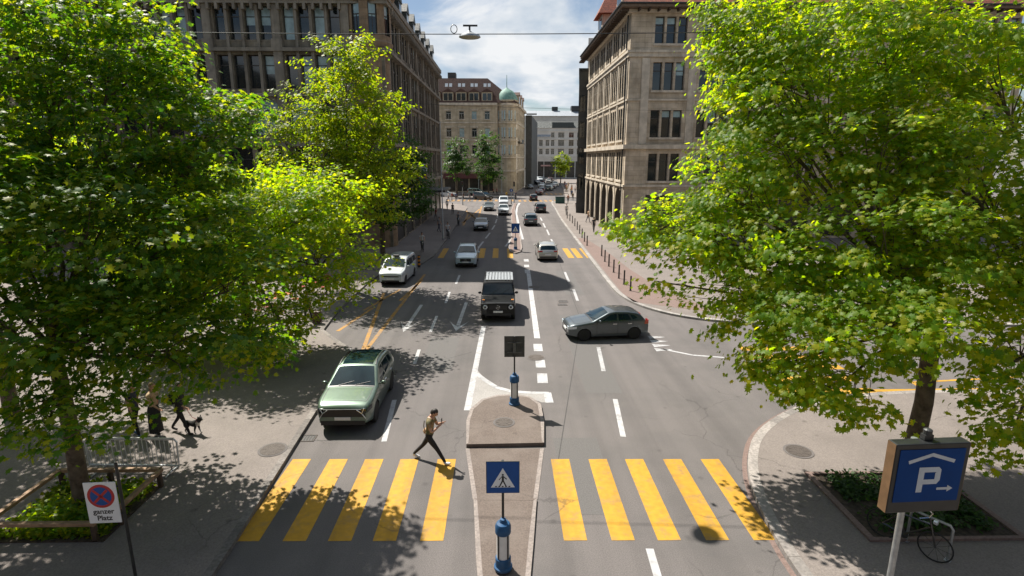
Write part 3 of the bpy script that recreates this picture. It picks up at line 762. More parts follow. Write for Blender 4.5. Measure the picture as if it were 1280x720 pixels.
# ================= sunlit limestone block opposite
RX, RY0, RY1, RXE = 13.3, 62.0, 91.0, 54.0
rb = thing('stone_building', 'buff limestone corner building with arcade, triple windows and red tiled roof', 'building', (33, 78, 0))
F1 = Facade((RX, RY0), (1, 0)); W1 = RXE - RX
F2 = Facade((RX, RY1), (0, -1)); W2 = RY1 - RY0
M['arcade_stone'] = mat('dark_arcade_stone', (.10, .085, .07), .9, var=.2, scale=2)  # limestone darkened in colour so the arcade reveals look unlit
w = MB(); o1 = []; o2 = []; oa = []; wl1 = []; wl2 = []
lv = ((20.4, 23.0), (15.8, 18.6), (11.0, 13.8), (6.4, 9.3))
for b in range(8):
    a0 = 2.5 + b * 4.95
    for (z0, z1) in lv:
        for k in range(3): o1.append((a0 + k * 1.2, a0 + k * 1.2 + .96, z0, z1))
        wl1.append((a0, z0, z1))
    o1.append((a0 - .1, a0 + 3.5, .3, 4.9))
wall(w, F1, W1, 0, 23.6, o1, .4)
nb = 6; bw2 = (W2 - 1.6) / nb
for b in range(nb):
    a0 = .8 + b * bw2 + .6; lw = (bw2 - 1.2 - .5) / 3
    for (z0, z1) in ((20.2, 22.9), (15.3, 18.8), (10.8, 14.2), (6.4, 9.5)):
        for k in range(3): o2.append((a0 + k * (lw + .25), a0 + k * (lw + .25) + lw, z0, z1))
        wl2.append((a0, lw, z0, z1))
    oa.append((.8 + b * bw2 + .55, .8 + (b + 1) * bw2 - .55, .15, 5.6, 1.0))
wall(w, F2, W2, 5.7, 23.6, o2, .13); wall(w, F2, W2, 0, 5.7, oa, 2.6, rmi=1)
w.quad((RX, RY1, 0), (RXE, RY1, 0), (RXE, RY1, 23.6), (RX, RY1, 23.6)); w.quad((RXE, RY0, 0), (RXE, RY1, 0), (RXE, RY1, 23.6), (RXE, RY0, 23.6))
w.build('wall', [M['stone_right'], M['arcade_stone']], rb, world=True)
for o_ in oa:
    ar = MB()
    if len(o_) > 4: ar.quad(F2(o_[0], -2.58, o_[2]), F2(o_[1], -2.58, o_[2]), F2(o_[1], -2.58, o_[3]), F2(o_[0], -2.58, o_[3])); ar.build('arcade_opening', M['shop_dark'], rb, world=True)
for o_ in o1:
    ar = MB()
    if o_[2] < 1: ar.quad(F1(o_[0], -.38, o_[2]), F1(o_[1], -.38, o_[2]), F1(o_[1], -.38, o_[3]), F1(o_[0], -.38, o_[3])); ar.build('shopfront', M['shop_dark'], rb, world=True)
cn = MB()
for (z0, z1, o_) in ((5.75, 6.0, .16), (9.8, 10.25, .38), (14.75, 14.95, .14), (19.1, 19.5, .18), (19.5, 19.75, .3), (23.3, 23.6, .4)):
    F1.box(cn, -o_ + .004, W1, .002, o_, z0, z1); F2.box(cn, 0, W2 - .003, .002, o_, z0 + .001, z1 - .001)
cn.build('cornice', M['stone_right_trim'], rb, world=True)
for b in range(nb + 1):
    ac = .8 + b * bw2; p = MB(); F2.box(p, ac - .3, ac + .3, .004, .07, 0.12, 5.7); p.build('arcade_pier', M['stone_right_trim'], rb, world=True); p = MB(); F2.box(p, ac - .24, ac + .24, .004, .10, 10.3, 19.05); p.build('pilaster', M['stone_right_trim'], rb, world=True)
for b in range(9):
    ac = 2.5 + b * 4.95 - .78; p = MB(); F1.box(p, ac - .42, ac + .42, .004, .12, 10.3, 19.0); p.build('pilaster', M['stone_right_trim'], rb, world=True)
for (a0, z0, z1) in wl1:
    si = MB(); F1.box(si, a0 - .15, a0 + 3.51, .004, .16, z0 - .22, z0 - .004); si.build('sill', M['stone_right_trim'], rb, world=True)
for (a0, lw, z0, z1) in wl2:
    si = MB(); F2.box(si, a0 - .1, a0 + 3 * lw + .6, .004, .16, z0 - .22, z0 - .004); si.build('sill', M['stone_right_trim'], rb, world=True)

for (a0, z0, z1) in wl1: window(rb, F1, a0, z0, [(k * 1.2, k * 1.2 + .96) for k in range(3)], z1 - z0, frame='frame_dark', depth=.36, blind=[rnd.choice((0, 0, .25, .45)) for _ in range(3)], mull=0)
for (a0, lw, z0, z1) in wl2: window(rb, F2, a0, z0, [(k * (lw + .25), k * (lw + .25) + lw) for k in range(3)], z1 - z0, frame='frame_dark', depth=.05, mull=0)
ev = MB(); ev.box(RX - 1.3, RXE, RY0 - 1.3, RY1 + .3, 23.62, 23.95); ev.build('eave', mat('timber_eave', (.16, .11, .075), .8, var=.2, scale=4), rb, world=True)
dr = MB()
for k in range(40):
    y = RY0 - .6 + k * .82; dr.box(RX - 1.2, RX - .41, y - .08, y + .08, 23.35, 23.61)
    x = RX + .6 + k * 1.0; dr.box(x - .08, x + .08, RY0 - 1.2, RY0 - .41, 23.35, 23.61)
dr.build('rafter_ends', M['wood_dark'], rb, world=True)['kind'] = 'stuff'
rr = MB(); hip_roof(rr, RX - 1.3, RXE, RY0 - 1.3, RY1 + .3, 23.96, 30.5, 6.5, 6.5); rr.build('roof', M['red_tile'], rb, world=True)
gt = MB(); gt.tube([(RX - 1.36, RY0 - 1.3, 23.95), (RX - 1.36, RY1, 23.95)], .1, 8); gt.tube([(RX - 1.4, RY0 - 1.36, 23.95), (RXE, RY0 - 1.36, 23.95)], .1, 8); gt.tube([(RX - .16, RY0 + .9, 23.3), (RX - .16, RY0 + .9, .2)], .07, 8); gt.build('gutter', M['metal_dark'], rb, world=True)
for (y, s) in ((67, 1.0), (79.5, 1.1)):
    d = MB(); x0 = RX - .35
    d.box(x0, x0 + 4, y - 1.5 * s, y + 1.5 * s, 23.97, 26.9)
    do = d.build('dormer', M['stone_right_trim'], rb, world=True)
    d = MB(); z = 26.91
    d.add([(x0 - .6, y - 2.1 * s, z), (x0 - .6, y + 2.1 * s, z), (x0 + .7, y + .3, z + 2.6), (x0 + .7, y - .3, z + 2.6), (x0 + 6, y - 2.1 * s, z), (x0 + 6, y + 2.1 * s, z), (x0 + 6, y + .3, z + 2.6), (x0 + 6, y - .3, z + 2.6)],
          [(0, 1, 2, 3), (1, 5, 6, 2), (0, 3, 7, 4), (3, 2, 6, 7), (0, 4, 5, 1)])
    q = d.build('dormer_roof', M['red_tile'], do); q.location = (-33, -78, 0)
    d = MB(); d.box(x0 - .04, x0 - .004, y - 1.1, y - .1, 24.5, 26.5); d.box(x0 - .04, x0 - .004, y + .1, y + 1.1, 24.5, 26.5); q = d.build('dormer_window', M['glass'], do); q.location = (-33, -78, 0)
# neighbour beyond it; the shade on its front is put into the wall colour
db = thing('dark_building', 'narrow shade darkened building beyond the sunlit limestone block', 'building', (20, 105, 0))
a = MB(); a.prism([(12.0, 92), (26, 92), (32, 128), (17.0, 128)], 0, 22.0); a.build('wall', M['stone_dark'], db, world=True)
a = MB()
for z in (4, 8, 12, 16):
    a = MB(); a.box(12.2, 13.0, 91.9, 91.995, z, z + 2.4); a.build('window', M['glass'], db, world=True)
a = MB(); a.prism([(11.9, 91.85), (26.2, 91.85), (32.2, 128.2), (16.8, 128.2)], 22.0, 22.4); a.build('parapet', M['metal_dark'], db, world=True)
# back-most tower behind the limestone roof
bb = thing('pale_block', 'pale modern block with banded floors rising behind the limestone roof', 'building', (26, 140, 0))
a = MB(); a.prism([(18.6, 129), (34, 129), (40, 160), (24.2, 160)], 0, 34); a.build('wall', M['stone_pale'], bb, world=True)
a = MB()
for k in range(8): a.box(19.2, 33.5, 128.9, 128.995, 5 + k * 3.6, 6.4 + k * 3.6)
a.build('window_band', M['blind'], bb, world=True)

# ================= cream corner house that closes the view
MY = 150.0
def mx(px): return AT(px, 200, MY)[0]
cb = thing('corner_house', 'cream stone corner house with brown tiled roof, dormers and green copper dome', 'building', (-8, 158, 0))
X0, X1 = mx(554) - 22, mx(622)
Fc = Facade((X0, MY), (1, 0)); Wc = X1 - X0; w = MB(); oc = []; wc = []
cols = [mx(562) - X0, mx(578) - X0, mx(593.5) - X0, mx(609.5) - X0]
step = cols[1] - cols[0]
allc = [cols[0] - step * k for k in range(5, 0, -1)] + cols
for i, c_ in enumerate(allc):
    for j, (z0, z1) in enumerate(((18.6, 20.6), (14.2, 16.4), (9.9, 12.1))):
        oc.append((c_ - .65, c_ + .65, z0, z1)); wc.append((i, j, c_, z0, z1))
    oc.append((c_ - 1.4, c_ + 1.4, .4, 5.0))
wall(w, Fc, Wc, 0, 22.6, oc, .3)
# recessed street side of the corner house
Xr = mx(645.5); Fd = Facade((Xr + .2, MY + 2.4), (.115, 1)); od = []; wd_ = []
for b in range(6):
    for (z0, z1) in ((18.6, 20.6), (14.2, 16.4), (9.9, 12.1)): od.append((2 + b * 4, 3.4 + b * 4, z0, z1)); wd_.append((2 + b * 4, z0, z1))
    od.append((1.6 + b * 4, 3.8 + b * 4, .4, 5.0))
wall(w, Fd, 26, 0, 22.6, od, .3)
w.build('wall', M['stone_cream'], cb, world=True)
tw = MB(); tcx, tcy, trr = (mx(622) + mx(645.5)) / 2, MY + 2.3, (mx(645.5) - mx(622)) / 2 + .15
tw.lathe([(trr, 0), (trr, 22.9), (trr + .35, 23.1), (trr + .35, 23.4), (trr, 23.4)], c=(tcx, tcy, 0), n=16); tw.build('turret', M['stone_cream'], cb, world=True)
tw = MB(); tw.lathe([(trr + .3, 23.41), (trr + .1, 24.0), (trr * .88, 24.9), (trr * .62, 25.7), (trr * .25, 26.2), (.1, 26.6), (.06, 29.6), (0, 29.7)], c=(tcx, tcy, 0), n=20); tw.build('dome', M['copper'], cb, world=True, smooth=True)
for z0, z1 in ((18.2, 20.8), (13.8, 16.6), (9.6, 12.2)):
    for k in range(3):
        a = -math.pi / 2 + (k - 1) * .72; a0 = a - .31; a1 = a + .31; r2 = trr + .02
        pa = Vector((tcx + r2 * math.cos(a0), tcy + r2 * math.sin(a0))); pb = Vector((tcx + r2 * math.cos(a1), tcy + r2 * math.sin(a1)))
        window(cb, Facade(pa, pb - pa), 0, z0, [(0, (pb - pa).length)], z1 - z0, frame='frame_pale', depth=-.06, blind=[.85], mull=0, transom=.7)
for (i, j, c_, z0, z1) in wc:
    window(cb, Fc, c_ - .65, z0, [(0, 1.3)], z1 - z0, frame='frame_pale', depth=.26, blind=[.97] if (i + j) % 3 == 1 or rnd.random() < .25 else None, transom=.72)
for (a0, z0, z1) in wd_: window(cb, Fd, a0, z0, [(0, 1.4)], z1 - z0, frame='frame_pale', depth=.26)
cn = MB(); 
for (z0, z1, o_) in ((5.4, 5.9, .35), (8.9, 9.2, .2), (13.3, 13.6, .2), (17.6, 17.9, .2), (22.0, 22.6, .6)):
    Fc.box(cn, 0, Wc, .003, o_, z0, z1); Fd.box(cn, .1, 26, .003, o_, z0, z1)
for (i, j, c_, z0, z1) in wc: Fc.box(cn, c_ - .95, c_ + .95, .003, .22, z1 + .12, z1 + .42); Fc.box(cn, c_ - .9, c_ + .9, .003, .18, z0 - .2, z0 - .003)
for (z0, z1) in ((5.4, 5.9), (8.9, 9.2), (13.3, 13.6), (17.6, 17.9), (22.0, 22.6)): cn.lathe([(trr, z0), (trr + .25, z0), (trr + .3, z1), (trr, z1)], c=(tcx, tcy, 0), n=16)
cn.build('cornice', M['stone_right_trim'], cb, world=True)
rr = MB()
P = [(X0, MY - .4, 22.62), (Xr + .3, MY - .4, 22.62), (Xr + 3.3, MY + 28, 22.62), (X0, MY + 28, 22.62), (X0, MY + 3.6, 29.0), (mx(610), MY + 3.6, 29.0), (mx(618), MY + 24, 29.0), (X0, MY + 24, 29.0)]
rr.add(P, [(0, 1, 5, 4), (1, 2, 6, 5), (2, 3, 7, 6), (4, 5, 6, 7)]); rr.build('roof', M['brown_tile'], cb, world=True)
def house_dormer(c_, Fx, zb, wid, mroof):
    d = MB(); Fx.box(d, c_ - wid, c_ + wid, -2.2, .1, zb, zb + 2.5)
    d.add([Fx(c_ - wid - .2, .25, zb + 2.5), Fx(c_ + wid + .2, .25, zb + 2.5), Fx(c_, .25, zb + 3.4), Fx(c_ - wid - .2, -3, zb + 2.5), Fx(c_ + wid + .2, -3, zb + 2.5), Fx(c_, -3, zb + 3.4)], [(0, 1, 2), (0, 2, 5, 3), (1, 4, 5, 2)], 1)
    do = d.build('dormer', [M['stone_cream'], M[mroof]], cb, world=True)
    q = MB(); Fx.box(q, c_ - wid + .25, c_ - .1, .104, .13, zb + .5, zb + 2.2); Fx.box(q, c_ + .1, c_ + wid - .25, .104, .13, zb + .5, zb + 2.2)
    o = q.build('dormer_window', M['glass'], do); o.location = tuple(-x for x in cb.location)
for c_ in allc: house_dormer(c_, Fc, 22.7, 1.35, 'brown_tile')
for b in range(3): house_dormer(6 + b * 7, Fd, 22.7, 1.2, 'brown_tile')
for k, c_ in enumerate(allc[-4:]):
    q = MB(); q.add([Fc(c_ - .9, -1.95, 26.72), Fc(c_ - .15, -1.95, 26.72), Fc(c_ - .15, -2.5, 27.62), Fc(c_ - .9, -2.5, 27.62), Fc(c_ + .15, -1.95, 26.72), Fc(c_ + .9, -1.95, 26.72), Fc(c_ + .9, -2.5, 27.62), Fc(c_ + .15, -2.5, 27.62)], [(0, 1, 2, 3), (4, 5, 6, 7)])
    q.build('skylight', M['blind_pale'], cb, world=True)
ch = MB(); ch.box(mx(560), mx(570), MY + 5, MY + 8, 28.9, 30.6); ch.build('chimney', M['stone_dark'], cb, world=True)
for Fq, lst in ((Fc, oc), (Fd, od)):
    for o_ in lst:
        if o_[2] < 1: sh = MB(); sh.quad(Fq(o_[0], -.28, o_[2]), Fq(o_[1], -.28, o_[2]), Fq(o_[1], -.28, o_[3]), Fq(o_[0], -.28, o_[3])); sh.build('shopfront', M['shop_dark'], cb, world=True)
aw = MB()
for c_ in allc[-4:]: aw.add([Fc(c_ - 1.7, .05, 5.0), Fc(c_ + 1.7, .05, 5.0), Fc(c_ + 1.7, 1.6, 3.9), Fc(c_ - 1.7, 1.6, 3.9), Fc(c_ - 1.7, 1.6, 3.65), Fc(c_ + 1.7, 1.6, 3.65)], [(0, 1, 2, 3), (3, 2, 5, 4)])
aw.build('awning', mat('dark_red_awning', (.11, .035, .028), .8, var=.2, scale=3), cb, world=True)
bl = MB(); 
for z in (12.9,):
    Fd.box(bl, 3, 9, .02, 1.1, z - .15, z); Fd.box(bl, 3, 9, 1.05, 1.1, z, z + .9)
bl.build('balcony', M['metal_dark'], cb, world=True)
# dark gable strip beside it
dg_ = thing('dark_gable', 'thin dark gable wall beside the cream corner house', 'building', (7.8, 190, 0))
a = MB(); a.prism([(mx(657) * 1.18, 177), (mx(664.5) * 1.18, 177), (mx(664.5) * 1.18 + 4, 215), (mx(657) * 1.18, 215)], 0, 21.5); a.build('wall', M['stone_dark'], dg_, world=True)
a = MB(); a.box(mx(657) * 1.18 + .2, mx(664.5) * 1.18 + 1.4, 175.6, 176.99, 21.6, 22.0); a.build('eave', M['zinc'], dg_, world=True)

# ================= pale house far down the street
PY = 255.0
def qx(px): return AT(px, 200, PY)[0]
ph = thing('pale_house', 'pale plastered house with grey mansard roof at the end of the street', 'building', (25, 265, 0))
X0, Xm, X1 = qx(655), qx(690), qx(735)
Fp = Facade((X0, PY), (1, 0)); Wp = X1 - X0; op = []; wp = []
zc = lambda py: AT(690, py, PY)[2]
for px, wd in ((668, .8), (676, .8), (684, .8), (690.5, .75), (701, 1.35), (713.5, 1.1), (723, .8)):
    c_ = qx(px) - X0
    for j, (ya, yb) in enumerate(((172, 165.5), (182.5, 175), (193, 186))):
        if px < 687 and j == 0: continue
        op.append((c_ - wd, c_ + wd, zc(ya), zc(yb))); wp.append((c_, wd, zc(ya), zc(yb)))
    op.append((c_ - 1.6 * min(wd, 1.4), c_ + 1.6 * min(wd, 1.4), .4, 7.5))
w = MB(); wall(w, Fp, Wp, 0, zc(160), op, .4)
w.quad((X0, PY, 0), (X0, PY + 30, 0), (X0, PY + 30, 22), (X0, PY, 22)); w.build('wall', M['stone_pale'], ph, world=True)
for (c_, wd, z0, z1) in wp: window(ph, Fp, c_ - wd, z0, [(0, 2 * wd)], z1 - z0, frame='frame_pale' if wd < 1.5 else 'frame_dark', depth=.36)
cn = MB()
for py in (163.8, 174, 184.5, 195.5, 198): Fp.box(cn, 0, Wp, .003, .3, zc(py) - .2, zc(py) + .2)
cn.build('cornice', M['stone_pale'], ph, world=True)
rr = MB(); z0 = zc(160); hip_roof(rr, X0, X1, PY - .3, PY + 30, z0 + .01, z0 + 3.0, 1.6, 4.5)
rr.build('roof', M['slate'], ph, world=True)
dm = MB(); dm.prism([(Xm - .2, PY - .45), (qx(716), PY - .45), (qx(716), PY + 6), (Xm - .2, PY + 6)], z0 + .02, z0 + 2.4); dm.build('roof_pavilion', M['slate'], ph, world=True)
gb = MB(); gb.add([(X0 + 1, PY - .5, zc(170)), (Xm - .8, PY - .5, zc(170)), (Xm - .8, PY + 4, zc(154)), (X0 + 6, PY + 4, zc(154))], [(0, 1, 2, 3)]); gb.box(X0 + 1.3, Xm - 1, PY - .4, PY - .05, zc(171.5), zc(169.9)); gb.build('mansard_slope', M['zinc'], ph, world=True)
for o_ in op:
    sh = MB()
    if o_[2] < 1: sh.quad(Fp(o_[0], -.38, o_[2]), Fp(o_[1], -.38, o_[2]), Fp(o_[1], -.38, o_[3]), Fp(o_[0], -.38, o_[3])); sh.build('shopfront', M['shop_dark'], ph, world=True)
aw = MB(); Fp.box(aw, qx(676) - X0, qx(688) - X0, .05, 1.6, 5.4, 6.0); aw.build('awning', mat('red_white_awning', (.5, .3, .26), .8, var=.2), ph, world=True)
# long low roofs behind
bk = thing('roof_block', 'long grey roofed block behind the pale house', 'building', (20, 310, 0))
a = MB(); a.box(8, 62, 300, 330, 0, 30); a.build('wall', M['stone_pale'], bk, world=True)
a = MB(); hip_roof(a, 7, 63, 299, 331, 30.01, 33, 3, 6); a.build('roof', M['zinc'], bk, world=True)
a = MB(); a.box(26, 29, 305, 308, 32, 35); a.box(36, 42, 304, 309, 32, 35.4); a.build('chimney', M['metal_dark'], bk, world=True)

# unseen blocks added on the viewer's side to darken the reflections and the fill
q = MB(); q.prism([(-70, -62), (70, -62), (70, -38), (-70, -38)], 0, 24); q.prism([(-66, -36), (-44, -36), (-44, 46), (-66, 46)], 0, 24); q.prism([(58, -36), (76, -36), (76, 56), (58, 56)], 0, 24)
for k in range(16):
    for z in (2, 6.5, 11, 15.5, 20): q.box(-64 + k * 8, -60 + k * 8, -38.1, -37.9, z, z + 2.6, 1)
tag(q.build('light_blocking_blocks', [M['stone_left'], M['glass']]), kind='structure')
# ------------------------------------------------------------------ trees
def leaf_material(name, cols, trans, tw=0.5):
    m = bpy.data.materials.new(name); m.use_nodes = True
    nt = m.node_tree; N = nt.nodes; L = nt.links
    for n in list(N): N.remove(n)
    out = N.new('ShaderNodeOutputMaterial')
    geo = N.new('ShaderNodeNewGeometry')
    rp = N.new('ShaderNodeValToRGB'); rp.color_ramp.interpolation = 'LINEAR'
    el = rp.color_ramp.elements
    el[0].position = 0; el[0].color = (*cols[0], 1); el[1].position = 1; el[1].color = (*cols[-1], 1)
    for i, c in enumerate(cols[1:-1]):
        e = el.new((i + 1) / (len(cols) - 1)); e.color = (*c, 1)
    L.new(geo.outputs['Random Per Island'], rp.inputs['Fac'])
    rt = N.new('ShaderNodeValToRGB'); el = rt.color_ramp.elements
    el[0].position = 0; el[0].color = (*trans[0], 1); el[1].position = 1; el[1].color = (*trans[-1], 1)
    for i, c in enumerate(trans[1:-1]):
        e = el.new((i + 1) / (len(trans) - 1)); e.color = (*c, 1)
    L.new(geo.outputs['Random Per Island'], rt.inputs['Fac'])
    p = N.new('ShaderNodeBsdfPrincipled'); p.inputs['Roughness'].default_value = 0.5; p.inputs['Specular IOR Level'].default_value = 0.3
    L.new(rp.outputs[0], p.inputs['Base Color'])
    t = N.new('ShaderNodeBsdfTranslucent'); L.new(rt.outputs[0], t.inputs['Color'])
    mx = N.new('ShaderNodeMixShader'); mx.inputs['Fac'].default_value = tw
    L.new(p.outputs[0], mx.inputs[1]); L.new(t.outputs[0], mx.inputs[2]); L.new(mx.outputs[0], out.inputs['Surface'])
    return m
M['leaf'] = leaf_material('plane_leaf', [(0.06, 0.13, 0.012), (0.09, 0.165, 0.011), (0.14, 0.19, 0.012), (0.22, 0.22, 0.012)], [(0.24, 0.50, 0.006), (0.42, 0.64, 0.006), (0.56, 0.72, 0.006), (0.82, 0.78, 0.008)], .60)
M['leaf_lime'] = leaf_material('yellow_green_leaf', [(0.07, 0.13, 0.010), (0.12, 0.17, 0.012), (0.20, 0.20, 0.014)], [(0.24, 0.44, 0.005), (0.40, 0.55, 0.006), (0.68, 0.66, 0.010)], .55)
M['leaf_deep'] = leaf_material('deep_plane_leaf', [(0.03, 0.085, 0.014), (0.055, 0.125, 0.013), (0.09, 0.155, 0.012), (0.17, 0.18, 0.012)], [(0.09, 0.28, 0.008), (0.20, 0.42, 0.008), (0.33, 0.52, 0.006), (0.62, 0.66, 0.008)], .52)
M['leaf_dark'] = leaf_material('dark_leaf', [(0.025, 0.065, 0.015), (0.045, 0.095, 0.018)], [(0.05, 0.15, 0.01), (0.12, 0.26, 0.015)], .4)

_LEAF = np.array([(0, 0), (-.30, -.05), (-.28, .20), (-.60, .30), (-.30, .48), (-.38, .85), (-.12, .68), (0, 1.05), (.12, .68), (.38, .85), (.30, .48), (.60, .30), (.28, .20), (.30, -.05)]) * 0.9
_LEAF[:, 1] -= 0.1
_LEAF_S = np.array([(0, -.1), (-.42, .30), (0, .95), (.42, .30)])

def leaves_mesh(name, pos, up, size, rng, shape):
    n = len(pos); k = len(shape)
    az = rng.uniform(0, 2 * np.pi, n)
    t = np.stack([np.cos(az), np.sin(az), np.zeros(n)], 1)
    t -= up * np.sum(t * up, 1, keepdims=True); t /= np.linalg.norm(t, axis=1, keepdims=True) + 1e-9
    b = np.cross(up, t)
    s = size * rng.uniform(.5, 1.4, n)
    x = shape[:, 0]; y = shape[:, 1]
    droop = -0.25 * np.abs(x) - 0.22 * np.maximum(y - .3, 0) ** 1.0
    V = (pos[:, None, :] + (t[:, None, :] * x[None, :, None] + b[:, None, :] * y[None, :, None] + up[:, None, :] * droop[None, :, None]) * s[:, None, None])
    if k > 6:   # fan round a centre vertex
        c = pos[:, None, :] + (b * 0.35)[:, None, :] * s[:, None, None]
        V = np.concatenate([V, c], 1); kk = k + 1
        tri = np.array([(i, (i + 1) % k, k) for i in range(k)])
    else:
        kk = k; tri = np.array([(0, 1, 2), (0, 2, 3)])
    F = (tri[None] + (np.arange(n) * kk)[:, None, None]).reshape(-1, 3)
    V = V.reshape(-1, 3)
    me = bpy.data.meshes.new(name)
    me.vertices.add(len(V)); me.vertices.foreach_set('co', V.astype(np.float32).ravel())
    me.loops.add(F.size); me.loops.foreach_set('vertex_index', F.astype(np.int32).ravel())
    me.polygons.add(len(F)); me.polygons.foreach_set('loop_start', np.arange(0, F.size, 3, dtype=np.int32))
    me.update(calc_edges=True); me.validate()
    return me

def tree(name, label, base, trunk_top, r0, lobes, sprays, per, size, seed, leaf='leaf', group=None, far=False, spray_r=.75, cat='tree', lean=(0, 0), gap=0.46, shell=2.4):
    """lobes: (x, y, z, rx, ry, rz) in world metres"""
    rng = np.random.default_rng(seed)
    lobes = [(l[0], l[1], l[2], l[3] * 1.12, l[4] * 1.12, l[5] * 1.15) for l in lobes]
    root = thing(name, label, cat, (base[0], base[1], base[2]), group=group)
    b = Vector(base); fork = Vector((base[0] + lean[0], base[1] + lean[1], trunk_top))
    tk = MB()
    mid = b.lerp(fork, .5) + Vector((r0 * .35, -r0 * .2, 0))
    tk.tube([b - Vector((0, 0, .1)), b + Vector((0, 0, .25)), mid, fork], [r0 * 1.45, r0 * 1.08, r0 * .92, r0 * .8], 10)
    # spray centres, most of them near the outside of the lobes
    vol = np.array([l[3] * l[4] * l[5] for l in lobes]) ** .75; vol /= vol.sum()
    cen = []
    ph = rng.uniform(0, 6.28, 9); CP = np.zeros((sprays + 1, 3)); tries = 0
    while len(cen) < sprays:
        i = rng.choice(len(lobes), p=vol); l = lobes[i]
        d = rng.normal(size=3); d /= np.linalg.norm(d)
        r = rng.uniform() ** (1 / shell)
        p = np.array(l[:3]) + d * r * np.array(l[3:6])
        q = p * (2.2 / max(spray_r * 2.2, .5))
        s = math.sin(q[0] * .9 + ph[0]) + math.sin(q[1] * 1.1 + ph[1] + q[2] * .5) + math.sin(q[2] * 1.2 + ph[2] + q[0] * .4)
        if s < -3 * gap * rng.uniform(.6, 1.6): continue
        inside = 0
        for j, m_ in enumerate(lobes):
            if j != i and np.sum(((p - np.array(m_[:3])) / np.array(m_[3:6])) ** 2) < .45: inside = 1
        if inside and rng.uniform() < .6: continue
        if not far and cen and tries < 6:
            dd = CP[:len(cen)] - p; dd[:, 2] *= 1.7
            if np.min(np.sum(dd * dd, 1)) < (spray_r * .62) ** 2:
                tries += 1; continue
        tries = 0; CP[len(cen)] = p
        cen.append((i, p, d))
    # limbs
    for i, l in enumerate(lobes):
        c = Vector(l[:3]); tgt = Vector((c.x, c.y, c.z - l[5] * .25))
        m1 = fork.lerp(tgt, .45) + Vector((rng.uniform(-.3, .3), rng.uniform(-.3, .3), -.25 + .2 * l[5] * .3))
        rr = r0 * .5 * min(1, (l[3] * l[5]) ** .5 / 3 + .35)
        tk.tube([fork - Vector((0, 0, .3)), m1, tgt], [rr * .85, rr * .55, rr * .28], 7)
        mine = [p for (k, p, d) in cen if k == i]
        step = max(1, len(mine) // (14 if not far else 5))
        for p in mine[::step]:
            p = Vector(p); st = m1.lerp(tgt, rng.uniform(.3, 1.0))
            mm = st.lerp(p, .55) + Vector((rng.uniform(-.25, .25), rng.uniform(-.25, .25), rng.uniform(0, .35)))
            tk.tube([st, mm, p], [rr * .2, rr * .12, max(.005, rr * .04)], 5)
    tk.build('trunk', M['bark'], root, world=True, smooth=True, angle=60)
    # leaves
    P = np.array([c[1] for c in cen]); D = np.array([c[2] for c in cen])
    n = len(P) * per
    idx = np.repeat(np.arange(len(P)), per)
    sc = spray_r * rng.uniform(.6, 1.3, len(P))[idx]
    off = rng.normal(size=(n, 3)) * .46 * sc[:, None]
    off[:, 2] *= .34
    hr = np.linalg.norm(off[:, :2], axis=1)
    off[:, 2] -= .18 * hr ** 1.4
    off += D[idx] * (rng.uniform(-.3, .35, n) * sc)[:, None]
    pos = P[idx] + off
    pos[:, 2] = np.maximum(pos[:, 2], base[2] + 1.0)
    tilt = rng.normal(size=(len(P), 3)) * .28
    up = np.zeros((n, 3)); up[:] = (-.30, .0, 1)
    up += D[idx] * .45 + tilt[idx] + rng.normal(size=(n, 3)) * .42 + off * np.array([.5, .5, 0]) / np.maximum(sc, .2)[:, None]
    up[:, 2] = np.maximum(up[:, 2], .05)
    up /= np.linalg.norm(up, axis=1, keepdims=True)
    me = leaves_mesh('crown', pos - np.array(base), up, size, rng, _LEAF_S if far else _LEAF)
    me.materials.append(M[leaf])
    o = bpy.data.objects.new('crown', me); C.objects.link(o); o.parent = root
    return root

def lob(px, py, Y, rx, ry=None, rz=None):
    """a crown lobe seen at that place in the picture, Y metres away"""
    x, y, z = AT(px, py, Y)
    return (x, y, z, rx, ry or rx, rz or rx * .8)

plane = 'plane tree with broad lobed leaves'
# near tree in the railed bed
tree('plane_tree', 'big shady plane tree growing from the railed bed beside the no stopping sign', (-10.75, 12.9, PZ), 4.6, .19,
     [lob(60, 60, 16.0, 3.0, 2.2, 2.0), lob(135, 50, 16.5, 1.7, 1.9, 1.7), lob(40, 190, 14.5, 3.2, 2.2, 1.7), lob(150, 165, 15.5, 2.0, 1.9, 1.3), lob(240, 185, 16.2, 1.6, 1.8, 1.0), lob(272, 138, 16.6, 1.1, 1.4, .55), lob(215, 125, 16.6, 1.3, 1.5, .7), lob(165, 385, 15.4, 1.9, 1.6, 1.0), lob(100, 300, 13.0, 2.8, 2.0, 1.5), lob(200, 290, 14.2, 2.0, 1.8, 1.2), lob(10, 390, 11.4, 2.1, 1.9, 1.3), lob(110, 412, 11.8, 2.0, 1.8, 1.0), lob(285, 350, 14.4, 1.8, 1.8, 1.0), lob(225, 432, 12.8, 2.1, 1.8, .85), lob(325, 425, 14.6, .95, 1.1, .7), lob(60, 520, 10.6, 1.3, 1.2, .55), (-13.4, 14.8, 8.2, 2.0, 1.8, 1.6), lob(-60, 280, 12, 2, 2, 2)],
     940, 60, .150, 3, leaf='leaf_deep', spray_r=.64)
tree('plane_tree', 'plane tree set back from the kerb, partly hidden by the tree in the railed bed', (-17.0, 18.2, PZ), 4.6, .22,
     [(-17.2, 18.0, 6.2, 1.8, 1.8, 1.3), (-16.2, 19.2, 8.5, 2.2, 2.2, 1.8), (-18.3, 19.4, 8.2, 2.0, 2, 1.8)],
     200, 44, .16, 4, spray_r=.8)
